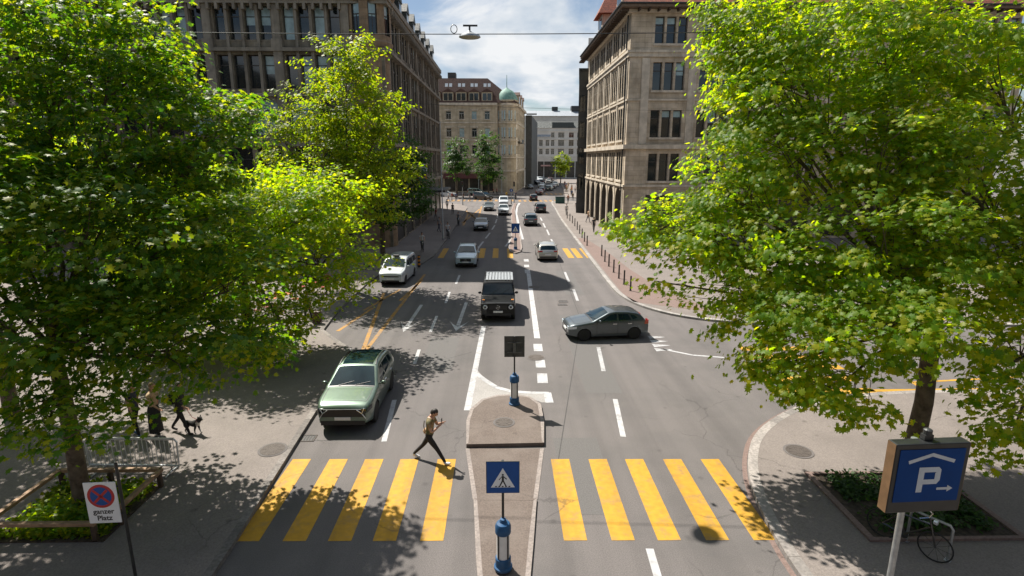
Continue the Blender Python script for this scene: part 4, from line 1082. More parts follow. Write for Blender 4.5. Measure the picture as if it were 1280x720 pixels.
tree('plane_tree', 'leafy plane tree next along the kerb behind the near shady one', (-11.6, 24.5, PZ), 5.0, .24,
     [lob(330, 270, 25, 3.4, 3.0, 2.0), lob(405, 320, 25, 2.3, 2.2, 1.5), lob(400, 250, 26, 2.4, 2.4, 1.4), lob(280, 320, 24, 2.8, 2.6, 2.3), lob(285, 230, 25, 1.6, 2.0, 1.2), lob(420, 352, 24, 1.3, 1.3, .7), lob(350, 395, 23, 1.7, 1.7, 1.1), lob(230, 300, 25, 3, 3, 3)],
     560, 60, .165, 5, spray_r=.85)
tree('lime_tree', 'tall yellow green tree with narrow crown before the shaded office block', (-10.9, 38.0, PZ), 5.0, .24,
     [lob(432, 85, 38, 2.5, 2.5, 2.2), lob(420, 150, 38, 3.6, 3.2, 2.8), lob(460, 210, 38, 3.4, 3.2, 2.6), lob(385, 210, 37.5, 3.4, 3.0, 2.6), lob(478, 145, 38.5, 1.5, 2.0, 1.6), lob(450, 250, 37, 3.0, 3.0, 1.4), lob(350, 165, 38, 1.2, 1.6, 1.0)],
     600, 46, .19, 9, leaf='leaf_lime', far=True, spray_r=.8, shell=2.0)
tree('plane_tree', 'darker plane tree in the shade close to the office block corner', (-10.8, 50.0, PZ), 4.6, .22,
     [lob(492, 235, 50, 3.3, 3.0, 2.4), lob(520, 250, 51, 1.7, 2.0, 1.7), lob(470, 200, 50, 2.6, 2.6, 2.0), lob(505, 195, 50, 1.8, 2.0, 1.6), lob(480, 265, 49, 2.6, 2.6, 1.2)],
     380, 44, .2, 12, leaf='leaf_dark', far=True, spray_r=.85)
# near tree opposite
tree('plane_tree', 'big sunlit plane tree behind the blue parking sign', (10.95, 13.5, PZ), 5.0, .23,
     [lob(1000, 70, 18.0, 2.6, 2.2, 1.9), lob(1110, 50, 17.5, 2.9, 2.3, 2.0), lob(945, 45, 18.5, 1.5, 1.5, 1.3), lob(890, 12, 18.8, .65, .8, .6), lob(975, 200, 16.4, 2.2, 2.0, 1.4), lob(1085, 190, 15.6, 2.6, 2.1, 1.6), lob(885, 280, 15.6, 1.6, 1.6, .95), lob(990, 310, 14.6, 2.0, 1.8, 1.1), lob(1100, 310, 13.8, 2.2, 1.9, 1.3), lob(812, 285, 15.9, 1.0, 1.1, .6), lob(905, 228, 16.0, 1.4, 1.4, .95), lob(850, 300, 15.7, 1.4, 1.4, .8), lob(955, 130, 17, 1.5, 1.5, 1.2), lob(818, 345, 15.6, .72, .95, .5), lob(930, 375, 14.2, 1.7, 1.6, .9), lob(1030, 410, 12.8, 1.8, 1.6, 1.0), lob(1110, 400, 12.4, 1.5, 1.5, .9), lob(1035, 490, 12.2, 1.0, 1.1, .55), lob(960, 455, 13.4, .8, 1.0, .5)],
     860, 60, .150, 21, spray_r=.64)
tree('plane_tree', 'second sunlit plane tree leaning in beside the parking sign', (15.4, 13.8, PZ), 4.8, .25,
     [lob(1250, 80, 17.0, 2.6, 2.3, 2.0), lob(1215, 220, 15.4, 2.4, 2.0, 1.5), lob(1250, 340, 13.6, 2.0, 1.8, 1.3), lob(1180, 320, 14.8, 1.5, 1.5, 1.0), lob(1265, 440, 12.2, 1.4, 1.4, 1.0), lob(1262, 545, 11.2, .8, .9, .75), lob(1340, 280, 14, 2.4, 2.2, 2.2)],
     420, 60, .150, 23, spray_r=.64)
# small trees far off
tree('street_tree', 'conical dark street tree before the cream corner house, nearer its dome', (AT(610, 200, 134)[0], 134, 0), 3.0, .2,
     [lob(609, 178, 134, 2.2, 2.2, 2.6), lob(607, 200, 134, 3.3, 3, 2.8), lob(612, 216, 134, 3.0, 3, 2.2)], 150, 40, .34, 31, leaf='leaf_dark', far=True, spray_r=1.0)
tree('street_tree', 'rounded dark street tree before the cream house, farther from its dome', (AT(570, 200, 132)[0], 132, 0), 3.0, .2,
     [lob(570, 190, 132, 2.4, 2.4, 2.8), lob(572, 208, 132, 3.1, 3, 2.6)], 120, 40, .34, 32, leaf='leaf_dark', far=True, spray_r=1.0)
tree('street_tree', 'small bright green tree before the pale house at the street end', (AT(701, 205, 205)[0], 205, 0), 2.5, .2,
     [lob(702, 203, 205, 2.8, 2.6, 3.2), lob(699, 210, 205, 2.4, 2.4, 2.2)], 90, 40, .4, 33, leaf='leaf_lime', far=True, spray_r=1.2)
# ------------------------------------------------------------------ cars (front towards -y, metres, wheels on z = 0)
def lerp_pts(pts, x):
    if x <= pts[0][0]: return pts[0][1]
    for (a, b), (c, d) in zip(pts, pts[1:]):
        if x <= c: return b + (d - b) * (x - a) / (c - a)
    return pts[-1][1]

class CarShape:
    def __init__(s, S):
        s.S = S; s.L = S['L']; s.hw = S['W'] / 2; s.top = S['top']; s.belt = S['belt']; s.H = S['H']
        s.r = S.get('r', .13); s.tumble = S.get('tumble', .2); s.sill = S.get('sill', .24); s.wr = S['wr']; s.ax = S['axles']; s.soft = S.get('soft', .07)
        s.crown = S.get('crown', .05); s.nose = S.get('nose', .16); s.tail = S.get('tail', .10)
    def zt(s, y):
        k = s.soft
        return (lerp_pts(s.top, y - k) + 2 * lerp_pts(s.top, y) + lerp_pts(s.top, y + k)) / 4
    def zl(s, y):
        z = s.sill
        ra = s.wr * 1.14
        for a in s.ax:
            d = abs(y - a)
            if d < ra: z = max(z, s.wr * .96 + math.sqrt(ra * ra - d * d))
        e = s.L / 2 - abs(y)
        if e < .5: z = max(z, s.sill + .10 * (1 - e / .5))
        return z
    def plan(s, y):
        e = s.L / 2 - abs(y); k = s.nose if y < 0 else s.tail
        d = max(0, 1 - e / .75)
        return 1 - k * d ** 2.2
    def wd(s, y, z):
        b = s.belt(y) if callable(s.belt) else s.belt
        w = s.hw * s.plan(y)
        if z > b: return w * (1 - s.tumble * (z - b) / max(.2, s.H - b)) - .03 * min(1, (z - b) / .08)
        t = (z - s.sill) / (b - s.sill)
        return w * (.955 + .045 * math.sin(min(1, max(0, t * 1.25)) * math.pi / 2)) - (.02 * max(0, t - .75) / .25)
    def section(s, y):
        zl, zt = s.zl(y), s.zt(y); r = min(s.r, (zt - zl) * .45); out = []
        n = 9
        for k in range(n + 1):
            z = zl + (zt - r - zl) * k / n; out.append((s.wd(y, z), z))
        w0 = s.wd(y, zt - r)
        for k in range(1, 5):
            a = math.pi / 2 * k / 4; out.append((w0 - r * .9 * (1 - math.cos(a)), zt - r + (r - s.crown * .6) * math.sin(a)))
        we, ze = out[-1]
        for k in range(1, 6):
            t = 1 - k / 5; out.append((we * t, zt - s.crown * .6 * t * t))
        return out
    def side(s, y, z, sg, off=.006): return (sg * (s.wd(y, z) + off), y, z)
    def topp(s, y, x, off=.006):
        zt = s.zt(y); we = s.wd(y, zt - s.r) - s.r * .9
        return (x, y, zt - s.crown * .6 * min(1.6, (x / max(we, .1)) ** 2) + off)
    def topw(s, y): return s.wd(y, s.zt(y) - s.r) - s.r * .75

def side_patch(cs, sg, quad, off=.007, n=6):
    """quad: (y, z) corners low-front, low-rear, high-rear, high-front"""
    mb = MB(); V = []
    for i in range(n + 1):
        for j in range(n + 1):
            u, v = i / n, j / n
            a, b, c, d = quad
            y = (a[0] * (1 - u) + b[0] * u) * (1 - v) + (d[0] * (1 - u) + c[0] * u) * v
            z = (a[1] * (1 - u) + b[1] * u) * (1 - v) + (d[1] * (1 - u) + c[1] * u) * v
            V.append(cs.side(y, z, sg, off))
    F = [(i * (n + 1) + j, (i + 1) * (n + 1) + j, (i + 1) * (n + 1) + j + 1, i * (n + 1) + j + 1) for i in range(n) for j in range(n)]
    return mb.add(V, F)
def top_patch(cs, y0, y1, w0, w1, off=.008, n=8):
    mb = MB(); V = []
    for i in range(n + 1):
        y = y0 + (y1 - y0) * i / n; w = w0 + (w1 - w0) * i / n
        for j in range(n + 1): V.append(cs.topp(y, -w + 2 * w * j / n, off))
    F = [(i * (n + 1) + j, (i + 1) * (n + 1) + j, (i + 1) * (n + 1) + j + 1, i * (n + 1) + j + 1) for i in range(n) for j in range(n)]
    return mb.add(V, F)

def car(S, name, label, loc, rz, paint_m, group='cars on the street', simple=False, plate=True, roof_rails=False, sunroof=False, rim='rim', glass='car_glass', cat='car'):
    t = thing(name, label, cat, (loc[0], loc[1], loc[2] if len(loc) > 2 else .004), rz, group)
    cs = CarShape(S); L2 = cs.L / 2
    ys = [-L2 + .0, -L2 + .04, -L2 + .1] + list(np.linspace(-L2 + .18, L2 - .18, 44 if not simple else 26)) + [L2 - .1, L2 - .04, L2]
    for a in cs.ax: ys += list(a + cs.wr * 1.14 * np.array([-1.001, -.97, -.85, -.6, -.3, 0, .3, .6, .85, .97, 1.001]))
    ys = sorted(set(round(float(y), 4) for y in ys))
    mb = MB(); secs = [cs.section(y) for y in ys]; m = len(secs[0])
    V = []
    for y, sc in zip(ys, secs):
        V += [(x, y, z) for x, z in sc] + [(-x, y, z) for x, z in sc[:-1][::-1]]
    n = 2 * m - 1; F = []; mi = []
    for i in range(len(ys) - 1):
        for k in range(n - 1):
            F.append((i * n + k, (i + 1) * n + k, (i + 1) * n + k + 1, i * n + k + 1)); mi.append(0)
        F.append((i * n + n - 1, (i + 1) * n + n - 1, (i + 1) * n, i * n)); mi.append(1)
    F.append(tuple(range(n))); mi.append(0); F.append(tuple(reversed(range((len(ys) - 1) * n, len(ys) * n)))); mi.append(0)
    mb.v = V; mb.f = F; mb.m = mi
    mb.build('body', [paint_m, M['black']], t, smooth=True, angle=48)
    # glass
    g = S['glass']
    ws = g['screen']; tw = cs.topw
    top_patch(cs, ws[0], ws[1], tw(ws[0]) * .98, tw(ws[1]) * .94).build('windscreen', M[glass], t, smooth=True)
    rw = g['rear']
    if rw: top_patch(cs, rw[0], rw[1], tw(rw[0]) * .9, tw(rw[1]) * .9).build('rear_window', M[glass], t, smooth=True)
    if S.get('rear_flat'):
        z0, z1, w_ = S['rear_flat']; a = MB(); a.box(-w_, w_, L2 - .02, L2 + .012, z0, z1); a.build('rear_window', M[glass], t, bevel=.01)
    for q in g['side']:
        for sg in (-1, 1): side_patch(cs, sg, q).build('side_window', M[glass], t, smooth=True)
    if sunroof:
        y0 = ws[1] + .12; top_patch(cs, y0, y0 + 1.6, tw(y0) * .84, tw(y0 + 1.6) * .84, .006).build('sunroof', M[glass], t, smooth=True)
    # wheels
    for a in cs.ax:
        for sg in (-1, 1):
            wh = MB(); w2 = .105; r = cs.wr; x0 = sg * (cs.hw - .125)
            wh.lathe([(r * .62, -w2), (r * .92, -w2), (r, -w2 * .75), (r, w2 * .75), (r * .92, w2), (r * .62, w2)], c=(x0, a, r), axis='x', n=24)
            wo = wh.build('wheel', M['tyre'], t, smooth=True)
            rm = MB(); e = sg * (w2 - .015)
            rm.lathe([(r * .64, e), (r * .60, e - sg * .035), (r * .2, e - sg * .03), (r * .16, e), (0, e)], c=(x0, a, r), axis='x', n=20)
            if not simple:
                for k in range(5):
                    th = 2 * math.pi * k / 5; c_, s_ = math.cos(th), math.sin(th)
                    rm.box(e - sg * .03, e + sg * .003, -.035, .035, r * .15, r * .62, T=lambda x, y, z, c_=c_, s_=s_: (x0 + x, a + y * c_ - z * s_, r + y * s_ + z * c_))
            rm.build('rim', M[rim], wo, smooth=True)
    # front and rear fittings
    fy = -L2; f = S['front']
    def fbox(nm, x0, x1, z0, z1, m_, d0=.035, d1=.012, y=None, bevel=.008):
        a = MB(); yy = fy if y is None else y
        sgn = -1 if yy < 0 else 1
        a.box(x0, x1, min(yy - sgn * d0, yy + sgn * d1), max(yy - sgn * d0, yy + sgn * d1), z0, z1); return a.build(nm, m_, t, bevel=bevel)
    gr = f['grille']; fbox('grille', -gr[0], gr[0], gr[1], gr[2], M['black'])
    if 'intake' in f: i_ = f['intake']; fbox('bumper_intake', -i_[0], i_[0], i_[1], i_[2], M['black'], d1=.016)
    if plate: fbox('number_plate', -.26, .26, f['plate'], f['plate'] + .11, M['plate'], d1=.03)
    if 'badge' in f:
        a = MB(); zb_ = f['badge']; rb_ = f.get('badge_r', .075)
        for k in range(20):
            th = 2 * math.pi * k / 20; th2 = 2 * math.pi * (k + 1) / 20
            a.tube([(rb_ * math.cos(th), fy - .025, zb_ + rb_ * math.sin(th)), (rb_ * math.cos(th2), fy - .025, zb_ + rb_ * math.sin(th2))], .010, 5)
        if f.get('star'):
            for k in range(3):
                th = math.pi / 2 + 2 * math.pi * k / 3; a.tube([(0, fy - .025, zb_), (rb_ * math.cos(th), fy - .025, zb_ + rb_ * math.sin(th))], [.016, .005], 5)
        a.build('badge', M['chrome'], t)
    for sg in (-1, 1):
        hl = f['lamp']
        if hl[0] == 'round':
            _, x, z, r = hl; a = MB(); a.lathe([(0, fy - .03), (r * .8, fy - .026), (r, fy - .012), (r, fy + .03)], c=(sg * x, 0, z), axis='y', n=20); ho = a.build('headlight', M['lamp'], t, smooth=True)
            a = MB(); a.lathe([(0, fy - .034), (r * .55, fy - .033), (r * .55, fy - .02)], c=(sg * x, 0, z), axis='y', n=16); a.build('lens', M['car_glass'], ho)
        else:
            # wrap-round lamp following the corner of the body
            _, y0, y1, z0, z1 = hl
            a = MB(); q = side_patch(cs, sg, [(fy + .02, z0), (fy + y1, z0 + .05), (fy + y1 * 1.05, z1 + .02), (fy + .03, z1)], .012); a.add(q.v, q.f)
            xi = f.get('lamp_x', .5); xo = cs.wd(fy, z0)
            a.box(min(sg * xi, sg * xo), max(sg * xi, sg * xo), fy - .013, fy + .03, z0, z1)
            a.build('headlight', M['car_glass' if f.get('drl') else 'lamp'], t)
        if f.get('drl'):
            a = MB(); xo = cs.wd(fy, .8); z0, z1 = f['drl']
            a.tube([(sg * (xo - .30), fy - .02, z1), (sg * (xo - .14), fy - .022, (z0 + z1) / 2 + .03), (sg * (xo - .02), fy - .012, z0)], .017, 6)
            a.tube([(sg * (xo - .14), fy - .022, (z0 + z1) / 2 + .03), (sg * (xo - .06), fy - .012, z1 + .06)], .014, 6)
            a.build('running_light', M['lamp'], t)
        rl = S['rear']['lamp']; a = MB()
        q = side_patch(cs, sg, [(L2 - .22, rl[1]), (L2 - .02, rl[1]), (L2 - .06, rl[2]), (L2 - .2, rl[2])], .008, 4); a.add(q.v, q.f)
        xo = cs.wd(L2, rl[1]) - .02; a.box(min(sg * rl[0], sg * xo), max(sg * rl[0], sg * xo), L2 - .03, L2 + .01, rl[1], rl[2])
        a.build('tail_light', M['tail'], t)
        # mirror
        my, mz = S['mirror']; a = MB(); x = cs.wd(my, mz); a.ball((sg * (x + .13), my, mz + .04), (.10, .06, .075), 10); a.tube([(sg * (x - .02), my + .02, mz), (sg * (x + .1), my, mz + .02)], .025, 6)
        a.build('mirror', M['black'] if S.get('dark_mirror') else paint_m, t, smooth=True)
        if not simple:
            for (ya, yb) in S['doors']:
                b_ = cs.belt(0) if callable(cs.belt) else cs.belt
                d = MB()
                for yy in (ya, yb):
                    q = side_patch(cs, sg, [(yy - .008, cs.sill + .12), (yy + .008, cs.sill + .12), (yy + .008, b_), (yy - .008, b_)], .003, 4); d.add(q.v, q.f)
                q = side_patch(cs, sg, [(ya, cs.sill + .11), (yb, cs.sill + .11), (yb, cs.sill + .125), (ya, cs.sill + .125)], .003, 4); d.add(q.v, q.f)
                do = d.build('door_seam', M['black'], t)
                h = MB(); yh = yb - .16; zh = b_ - .1; xh = cs.wd(yh, zh); h.box(min(sg * xh, sg * (xh + .03)), max(sg * xh, sg * (xh + .03)), yh - .1, yh + .1, zh - .015, zh + .015); h.build('door_handle', M['chrome'] if not S.get('dark_mirror') else M['black'], t)
        if roof_rails:
            a = MB(); y0 = ws[1] + .1; pts = []
            for k in range(7):
                y = y0 + (L2 - .75 - y0) * k / 6; p = cs.topp(y, sg * cs.topw(y) * 1.0, .045 if 0 < k < 6 else .0); pts.append(p)
            a.tube(pts, .018, 6); a.build('roof_rail', M['metal_grey'] if roof_rails == 1 else M['black'], t, smooth=True)
    if plate: fbox('number_plate', -.26, .26, S['rear']['plate'], S['rear']['plate'] + .11, M['plate'], d1=.02, y=L2)
    fbox('rear_bumper', -cs.hw * .8, cs.hw * .8, cs.sill + .12, cs.sill + .26, M['black'], y=L2, d1=.014)
    if not simple:
        bs = MB()
        for sg in (-1, 1):
            pts = [cs.topp(y, sg * cs.topw(y) * .93, .004) for y in np.linspace(-L2 + .32, ws[0] - .1, 9)]
            for p_, q_ in zip(pts, pts[1:]): bs.quad((p_[0] - .009, p_[1], p_[2] + .001), (p_[0] + .009, p_[1], p_[2] + .001), (q_[0] + .009, q_[1], q_[2] + .001), (q_[0] - .009, q_[1], q_[2] + .001))
        q = top_patch(cs, ws[0] - .075, ws[0] - .01, tw(ws[0]) * .96, tw(ws[0]) * .97, .006); bs.add(q.v, q.f)
        q = top_patch(cs, -L2 + .31, -L2 + .325, tw(-L2 + .3) * .92, tw(-L2 + .3) * .92, .005); bs.add(q.v, q.f)
        bs.build('bonnet_seam', M['black'], t)
        # wipers
        a = MB(); y = ws[0] - .02
        for x0 in (-.45, .12): a.tube([cs.topp(y, x0, .02), cs.topp(y + .16, x0 + .5, .02)], .008, 5)
        a.build('wiper', M['black'], t)
    return t, cs

SUV = dict(L=4.5, W=1.87, H=1.64, wr=.36, axles=(-1.36, 1.32), sill=.27, belt=lambda y: 1.0 + .05 * (y + 2) / 4, tumble=.24, r=.14, nose=.17, tail=.10,
    top=[(-2.26, .80), (-2.22, .92), (-2.0, 1.0), (-1.2, 1.10), (-1.0, 1.12), (-.12, 1.56), (.2, 1.63), (.9, 1.63), (1.6, 1.56), (1.78, 1.5), (2.14, 1.06), (2.24, .98), (2.26, .9)],
    glass=dict(screen=(-.95, -.14), rear=(1.82, 2.10), side=[((-.52, 1.06), (.28, 1.09), (.28, 1.46), (.02, 1.44)), ((.36, 1.09), (1.16, 1.12), (1.1, 1.45), (.36, 1.46)), ((1.24, 1.13), (1.6, 1.2), (1.5, 1.40), (1.2, 1.44))]),
    front=dict(grille=(.74, .57, .84), intake=(.72, .28, .43), plate=.46, lamp=('wrap', 0, .34, .70, .86), lamp_x=.62, drl=(.52, .82)), rear=dict(lamp=(.45, .86, .98), plate=.62), mirror=(-.62, 1.06), doors=[(-.72, .32), (.32, 1.3)])
GBOX = dict(L=4.6, W=1.93, H=1.96, wr=.40, axles=(-1.42, 1.45), sill=.36, belt=1.18, tumble=.10, r=.07, nose=.05, tail=.03, soft=.03, crown=.03,
    top=[(-2.31, 1.08), (-2.26, 1.14), (-1.0, 1.21), (-.86, 1.22), (-.56, 1.88), (-.45, 1.95), (2.1, 1.96), (2.26, 1.9), (2.31, 1.8)],
    glass=dict(screen=(-.85, -.58), rear=None, side=[((-.62, 1.25), (.32, 1.25), (.32, 1.80), (-.46, 1.80)), ((.42, 1.25), (1.2, 1.25), (1.2, 1.80), (.42, 1.80)), ((1.3, 1.25), (2.05, 1.25), (2.05, 1.80), (1.3, 1.80))]),
    rear_flat=(1.25, 1.75, .66), front=dict(grille=(.50, .76, 1.0), intake=(.7, .42, .54), plate=.58, lamp=('round', .70, .90, .125), badge=.89, badge_r=.10, star=True), rear=dict(lamp=(.75, .8, .95), plate=.6), mirror=(-.62, 1.28), doors=[(-.75, .37), (.37, 1.25)], dark_mirror=True)
HATCH = dict(L=4.05, W=1.75, H=1.45, wr=.315, axles=(-1.24, 1.3), sill=.22, belt=lambda y: .92 + .05 * (y + 2) / 4, tumble=.26, r=.13, nose=.17, tail=.1,
    top=[(-2.03, .68), (-1.98, .78), (-1.75, .87), (-1.0, .98), (-.85, 1.0), (.02, 1.40), (.35, 1.45), (1.0, 1.43), (1.45, 1.36), (1.6, 1.30), (1.92, .95), (2.0, .88), (2.03, .8)],
    glass=dict(screen=(-.80, -.02), rear=(1.62, 1.9), side=[((-.42, .98), (.40, .99), (.40, 1.30), (.12, 1.28)), ((.48, .99), (1.12, 1.02), (.98, 1.28), (.48, 1.30)), ((1.2, 1.03), (1.45, 1.1), (1.3, 1.22), (1.08, 1.27))]),
    front=dict(grille=(.52, .62, .72), intake=(.6, .28, .42), plate=.44, lamp=('wrap', 0, .38, .60, .74), lamp_x=.5), rear=dict(lamp=(.42, .78, .96), plate=.55), mirror=(-.5, .98), doors=[(-.62, .44), (.44, 1.2)])
SEDAN = dict(L=4.7, W=1.82, H=1.44, wr=.325, axles=(-1.42, 1.40), sill=.22, belt=lambda y: .93 + .04 * (y + 2) / 4, tumble=.27, r=.13, nose=.17, tail=.12,
    top=[(-2.36, .66), (-2.3, .78), (-2.0, .88), (-1.1, .98), (-.95, 1.0), (-.1, 1.38), (.25, 1.44), (.8, 1.43), (1.15, 1.36), (1.75, 1.06), (1.95, 1.03), (2.28, 1.0), (2.36, .85)],
    glass=dict(screen=(-.92, -.14), rear=(1.2, 1.72), side=[((-.5, .98), (.34, 1.0), (.34, 1.29), (.05, 1.27)), ((.42, 1.0), (1.18, 1.02), (1.0, 1.27), (.42, 1.29))]),
    front=dict(grille=(.42, .52, .70), intake=(.62, .28, .40), plate=.42, lamp=('wrap', 0, .36, .60, .74), lamp_x=.5, badge=.61, badge_r=.07), rear=dict(lamp=(.4, .76, .92), plate=.55), mirror=(-.58, 1.0), doors=[(-.7, .38), (.38, 1.24)])
CROSS = dict(SUV, L=4.42, W=1.84, H=1.60, front=dict(grille=(.45, .56, .80), intake=(.66, .32, .46), plate=.46, lamp=('wrap', 0, .40, .72, .87), lamp_x=.5, badge=.68, badge_r=.10, star=True))
WAGON = dict(SUV, L=4.6, W=1.82, H=1.52, sill=.22, top=[(-2.31, .7), (-2.26, .84), (-2.0, .93), (-1.2, 1.02), (-1.0, 1.04), (-.15, 1.45), (.2, 1.51), (.9, 1.52), (1.75, 1.46), (1.92, 1.40), (2.2, 1.0), (2.28, .93), (2.31, .82)],
    belt=lambda y: .94 + .05 * (y + 2) / 4, glass=dict(screen=(-.95, -.16), rear=(1.94, 2.18), side=[((-.52, 1.0), (.28, 1.02), (.28, 1.36), (.0, 1.34)), ((.36, 1.02), (1.16, 1.04), (1.12, 1.36), (.36, 1.37)), ((1.24, 1.05), (1.76, 1.10), (1.66, 1.33), (1.22, 1.36))]),
    front=dict(grille=(.48, .52, .72), intake=(.6, .3, .42), plate=.42, lamp=('wrap', 0, .36, .64, .78), lamp_x=.5), rear=dict(lamp=(.48, .84, .98), plate=.58), mirror=(-.6, 1.02))
VAN = dict(L=4.55, W=1.83, H=1.84, wr=.33, axles=(-1.42, 1.38), sill=.24, belt=1.10, tumble=.14, r=.13, nose=.14, tail=.04,
    top=[(-2.28, .84), (-2.24, .95), (-2.0, 1.05), (-1.45, 1.16), (-1.32, 1.2), (-.5, 1.72), (-.2, 1.81), (.6, 1.84), (2.0, 1.82), (2.2, 1.74), (2.28, 1.55)],
    glass=dict(screen=(-1.27, -.54), rear=None, side=[((-.95, 1.16), (-.05, 1.16), (-.05, 1.60), (-.42, 1.58)), ((.05, 1.16), (1.0, 1.16), (1.0, 1.60), (.05, 1.60)), ((1.1, 1.18), (2.0, 1.2), (1.95, 1.60), (1.1, 1.60))]),
    rear_flat=(1.15, 1.62, .6), front=dict(grille=(.62, .66, .74), intake=(.62, .32, .44), plate=.47, lamp=('wrap', 0, .42, .70, .88), lamp_x=.56), rear=dict(lamp=(.68, .85, 1.3), plate=.62), mirror=(-1.0, 1.18), doors=[(-1.08, 0.0), (0.0, 1.05)])

PT = dict(
    sage=paint('sage_green', (.095, .14, .105), .5), black=paint('black', (.006, .007, .007), 0, .5, .1, .45), grey=paint('graphite', (.075, .092, .10), .6), white=paint('white', (.52, .56, .58)), ice=paint('pale_blue', (.42, .52, .58), .3),
    silver=paint('silver', (.45, .44, .40), .6), navy=paint('dark_blue', (.03, .045, .065), .4), slate=paint('slate_grey', (.085, .10, .105), .5), dgreen=paint('dark_green', (.03, .055, .045), .4), maroon=paint('dark_red', (.08, .02, .02), .3), black2=paint('soft_black', (.022, .022, .022), .3))

car(SUV, 'parked_car', 'sage green crossover with black glass roof heading for the near yellow crossing', (-5.25, 19.2), 0, PT['sage'], sunroof=True, roof_rails=2)
gx, gcs = car(GBOX, 'off_road_car', 'boxy black off-road car with round headlights and pale flat roof load', (-.27, 31.8), 0, PT['black'], rim='rim_dark', roof_rails=2)
rk = MB()
for k in range(9): rk.box(-.72 + k * .18, -.58 + k * .18, -.3, 1.9, 1.975, 2.0)
rk.box(-.78, .78, -.36, -.30, 1.965, 2.02); rk.box(-.78, .78, 1.9, 1.96, 1.965, 2.02); rk.build('roof_rack', M['metal_grey'], gx)
sp = MB(); sp.lathe([(0, 2.56), (.3, 2.56), (.36, 2.52), (.36, 2.34), (0, 2.34)], c=(0, 0, 1.05), axis='y', n=20); sp.build('spare_wheel', M['black'], gx, smooth=True)
for sg in (-1, 1):
    q = MB(); q.box(sg * .80 - .07, sg * .80 + .07, -2.05, -1.9, 1.2, 1.26); q.build('indicator', M['orange'], gx, bevel=.02)
car(HATCH, 'hatchback', 'graphite grey hatchback turning across the road from the side street', (5.15, 27.25), R(-84), PT['grey'], rim='rim_dark')
v, vcs = car(VAN, 'people_carrier', 'white people carrier parked in the yellow marked bay', (-7.75, 40.9), R(-4), PT['white'], cat='van')
q = MB(); q.box(-.22, .22, -.5, -.2, 1.82, 1.95); q.build('roof_sign', M['metal_dark'], v, bevel=.03)
car(CROSS, 'crossover_car', 'pale blue crossover nosing over the second yellow crossing', (-3.05, 47.4), 0, PT['ice'], roof_rails=1)
car(WAGON, 'estate_car', 'silver estate car seen from behind on the second crossing', (3.95, 50.4), R(180), PT['silver'], roof_rails=1)
car(SEDAN, 'saloon_car', 'dark blue saloon in the shaded lane with pale headlights', (-2.75, 71.5), 0, PT['navy'], simple=True)
car(SEDAN, 'saloon_car', 'dark grey saloon queueing next to the white crossover', (-2.4, 98.5), 0, PT['slate'], simple=True)
car(CROSS, 'crossover_car', 'white crossover beside the far island, ahead of a white van', (.15, 90.8), 0, PT['white'], simple=True)
car(VAN, 'delivery_van', 'white van close behind the white crossover', (.2, 108), 0, PT['white'], simple=True, cat='van')
car(SUV, 'crossover_car', 'dark slate crossover driving away beside the far island', (3.75, 76.5), R(180), PT['slate'], simple=True)
car(SUV, 'crossover_car', 'black crossover driving away in the kerbside lane', (6.3, 94.6), R(180), PT['black2'], simple=True, roof_rails=1)
car(HATCH, 'small_car', 'small black car driving onto the far yellow crossing', (6.6, 121.5), R(180), PT['black2'], simple=True)
car(SEDAN, 'saloon_car', 'dark red saloon beyond the far yellow crossing', (9.2, 141), R(170), PT['maroon'], simple=True)
car(SUV, 'crossover_car', 'dark green crossover at the last striped crossing', (13.0, 158), R(165), PT['dgreen'], simple=True)
car(VAN, 'black_van', 'black van turning at the junction in front of the cream house', (-4.2, 123.2), R(48), PT['black2'], simple=True, cat='van')
car(HATCH, 'small_car', 'white car at the edge of the shaded stone block on the cross street', (-12.8, 134), R(80), PT['white'], simple=True)
car(VAN, 'teal_van', 'pale teal roofed van before the cream house shops', (-6.2, 137.8), R(88), paint('teal', (.22, .32, .32), .2), simple=True, cat='van')
car(CROSS, 'crossover_car', 'silver car parked near the small bright green tree', (16.8, 183), R(10), PT['silver'], simple=True)
car(SUV, 'crossover_car', 'black car parked under the pale house', (11.8, 196), R(20), PT['black2'], simple=True)
car(SEDAN, 'saloon_car', 'dark saloon parked before the dark gable', (7.9, 168), R(8), PT['navy'], simple=True)
car(VAN, 'delivery_van', 'white van with pale sides far down the street', (14.5, 224), R(10), PT['white'], simple=True, cat='van')

for lab, S_, p_, x, y, r in (('grey saloon', SEDAN, 'slate', 15.2, 171, 168), ('white saloon', SEDAN, 'white', 12.3, 178, -10), ('black hatchback', HATCH, 'black2', 14.4, 205, 168), ('silver hatchback', HATCH, 'silver', 17.2, 212, -8), ('dark red estate car', WAGON, 'maroon', 19.5, 228, 165), ('black estate car', WAGON, 'black2', 16.6, 236, -8), ('dark blue hatchback', HATCH, 'navy', 10.6, 152, 170)):
    car(S_, 'queueing_car', lab + ' in the far queue beyond the last striped crossing', (x, y), R(r), PT[p_], simple=True)
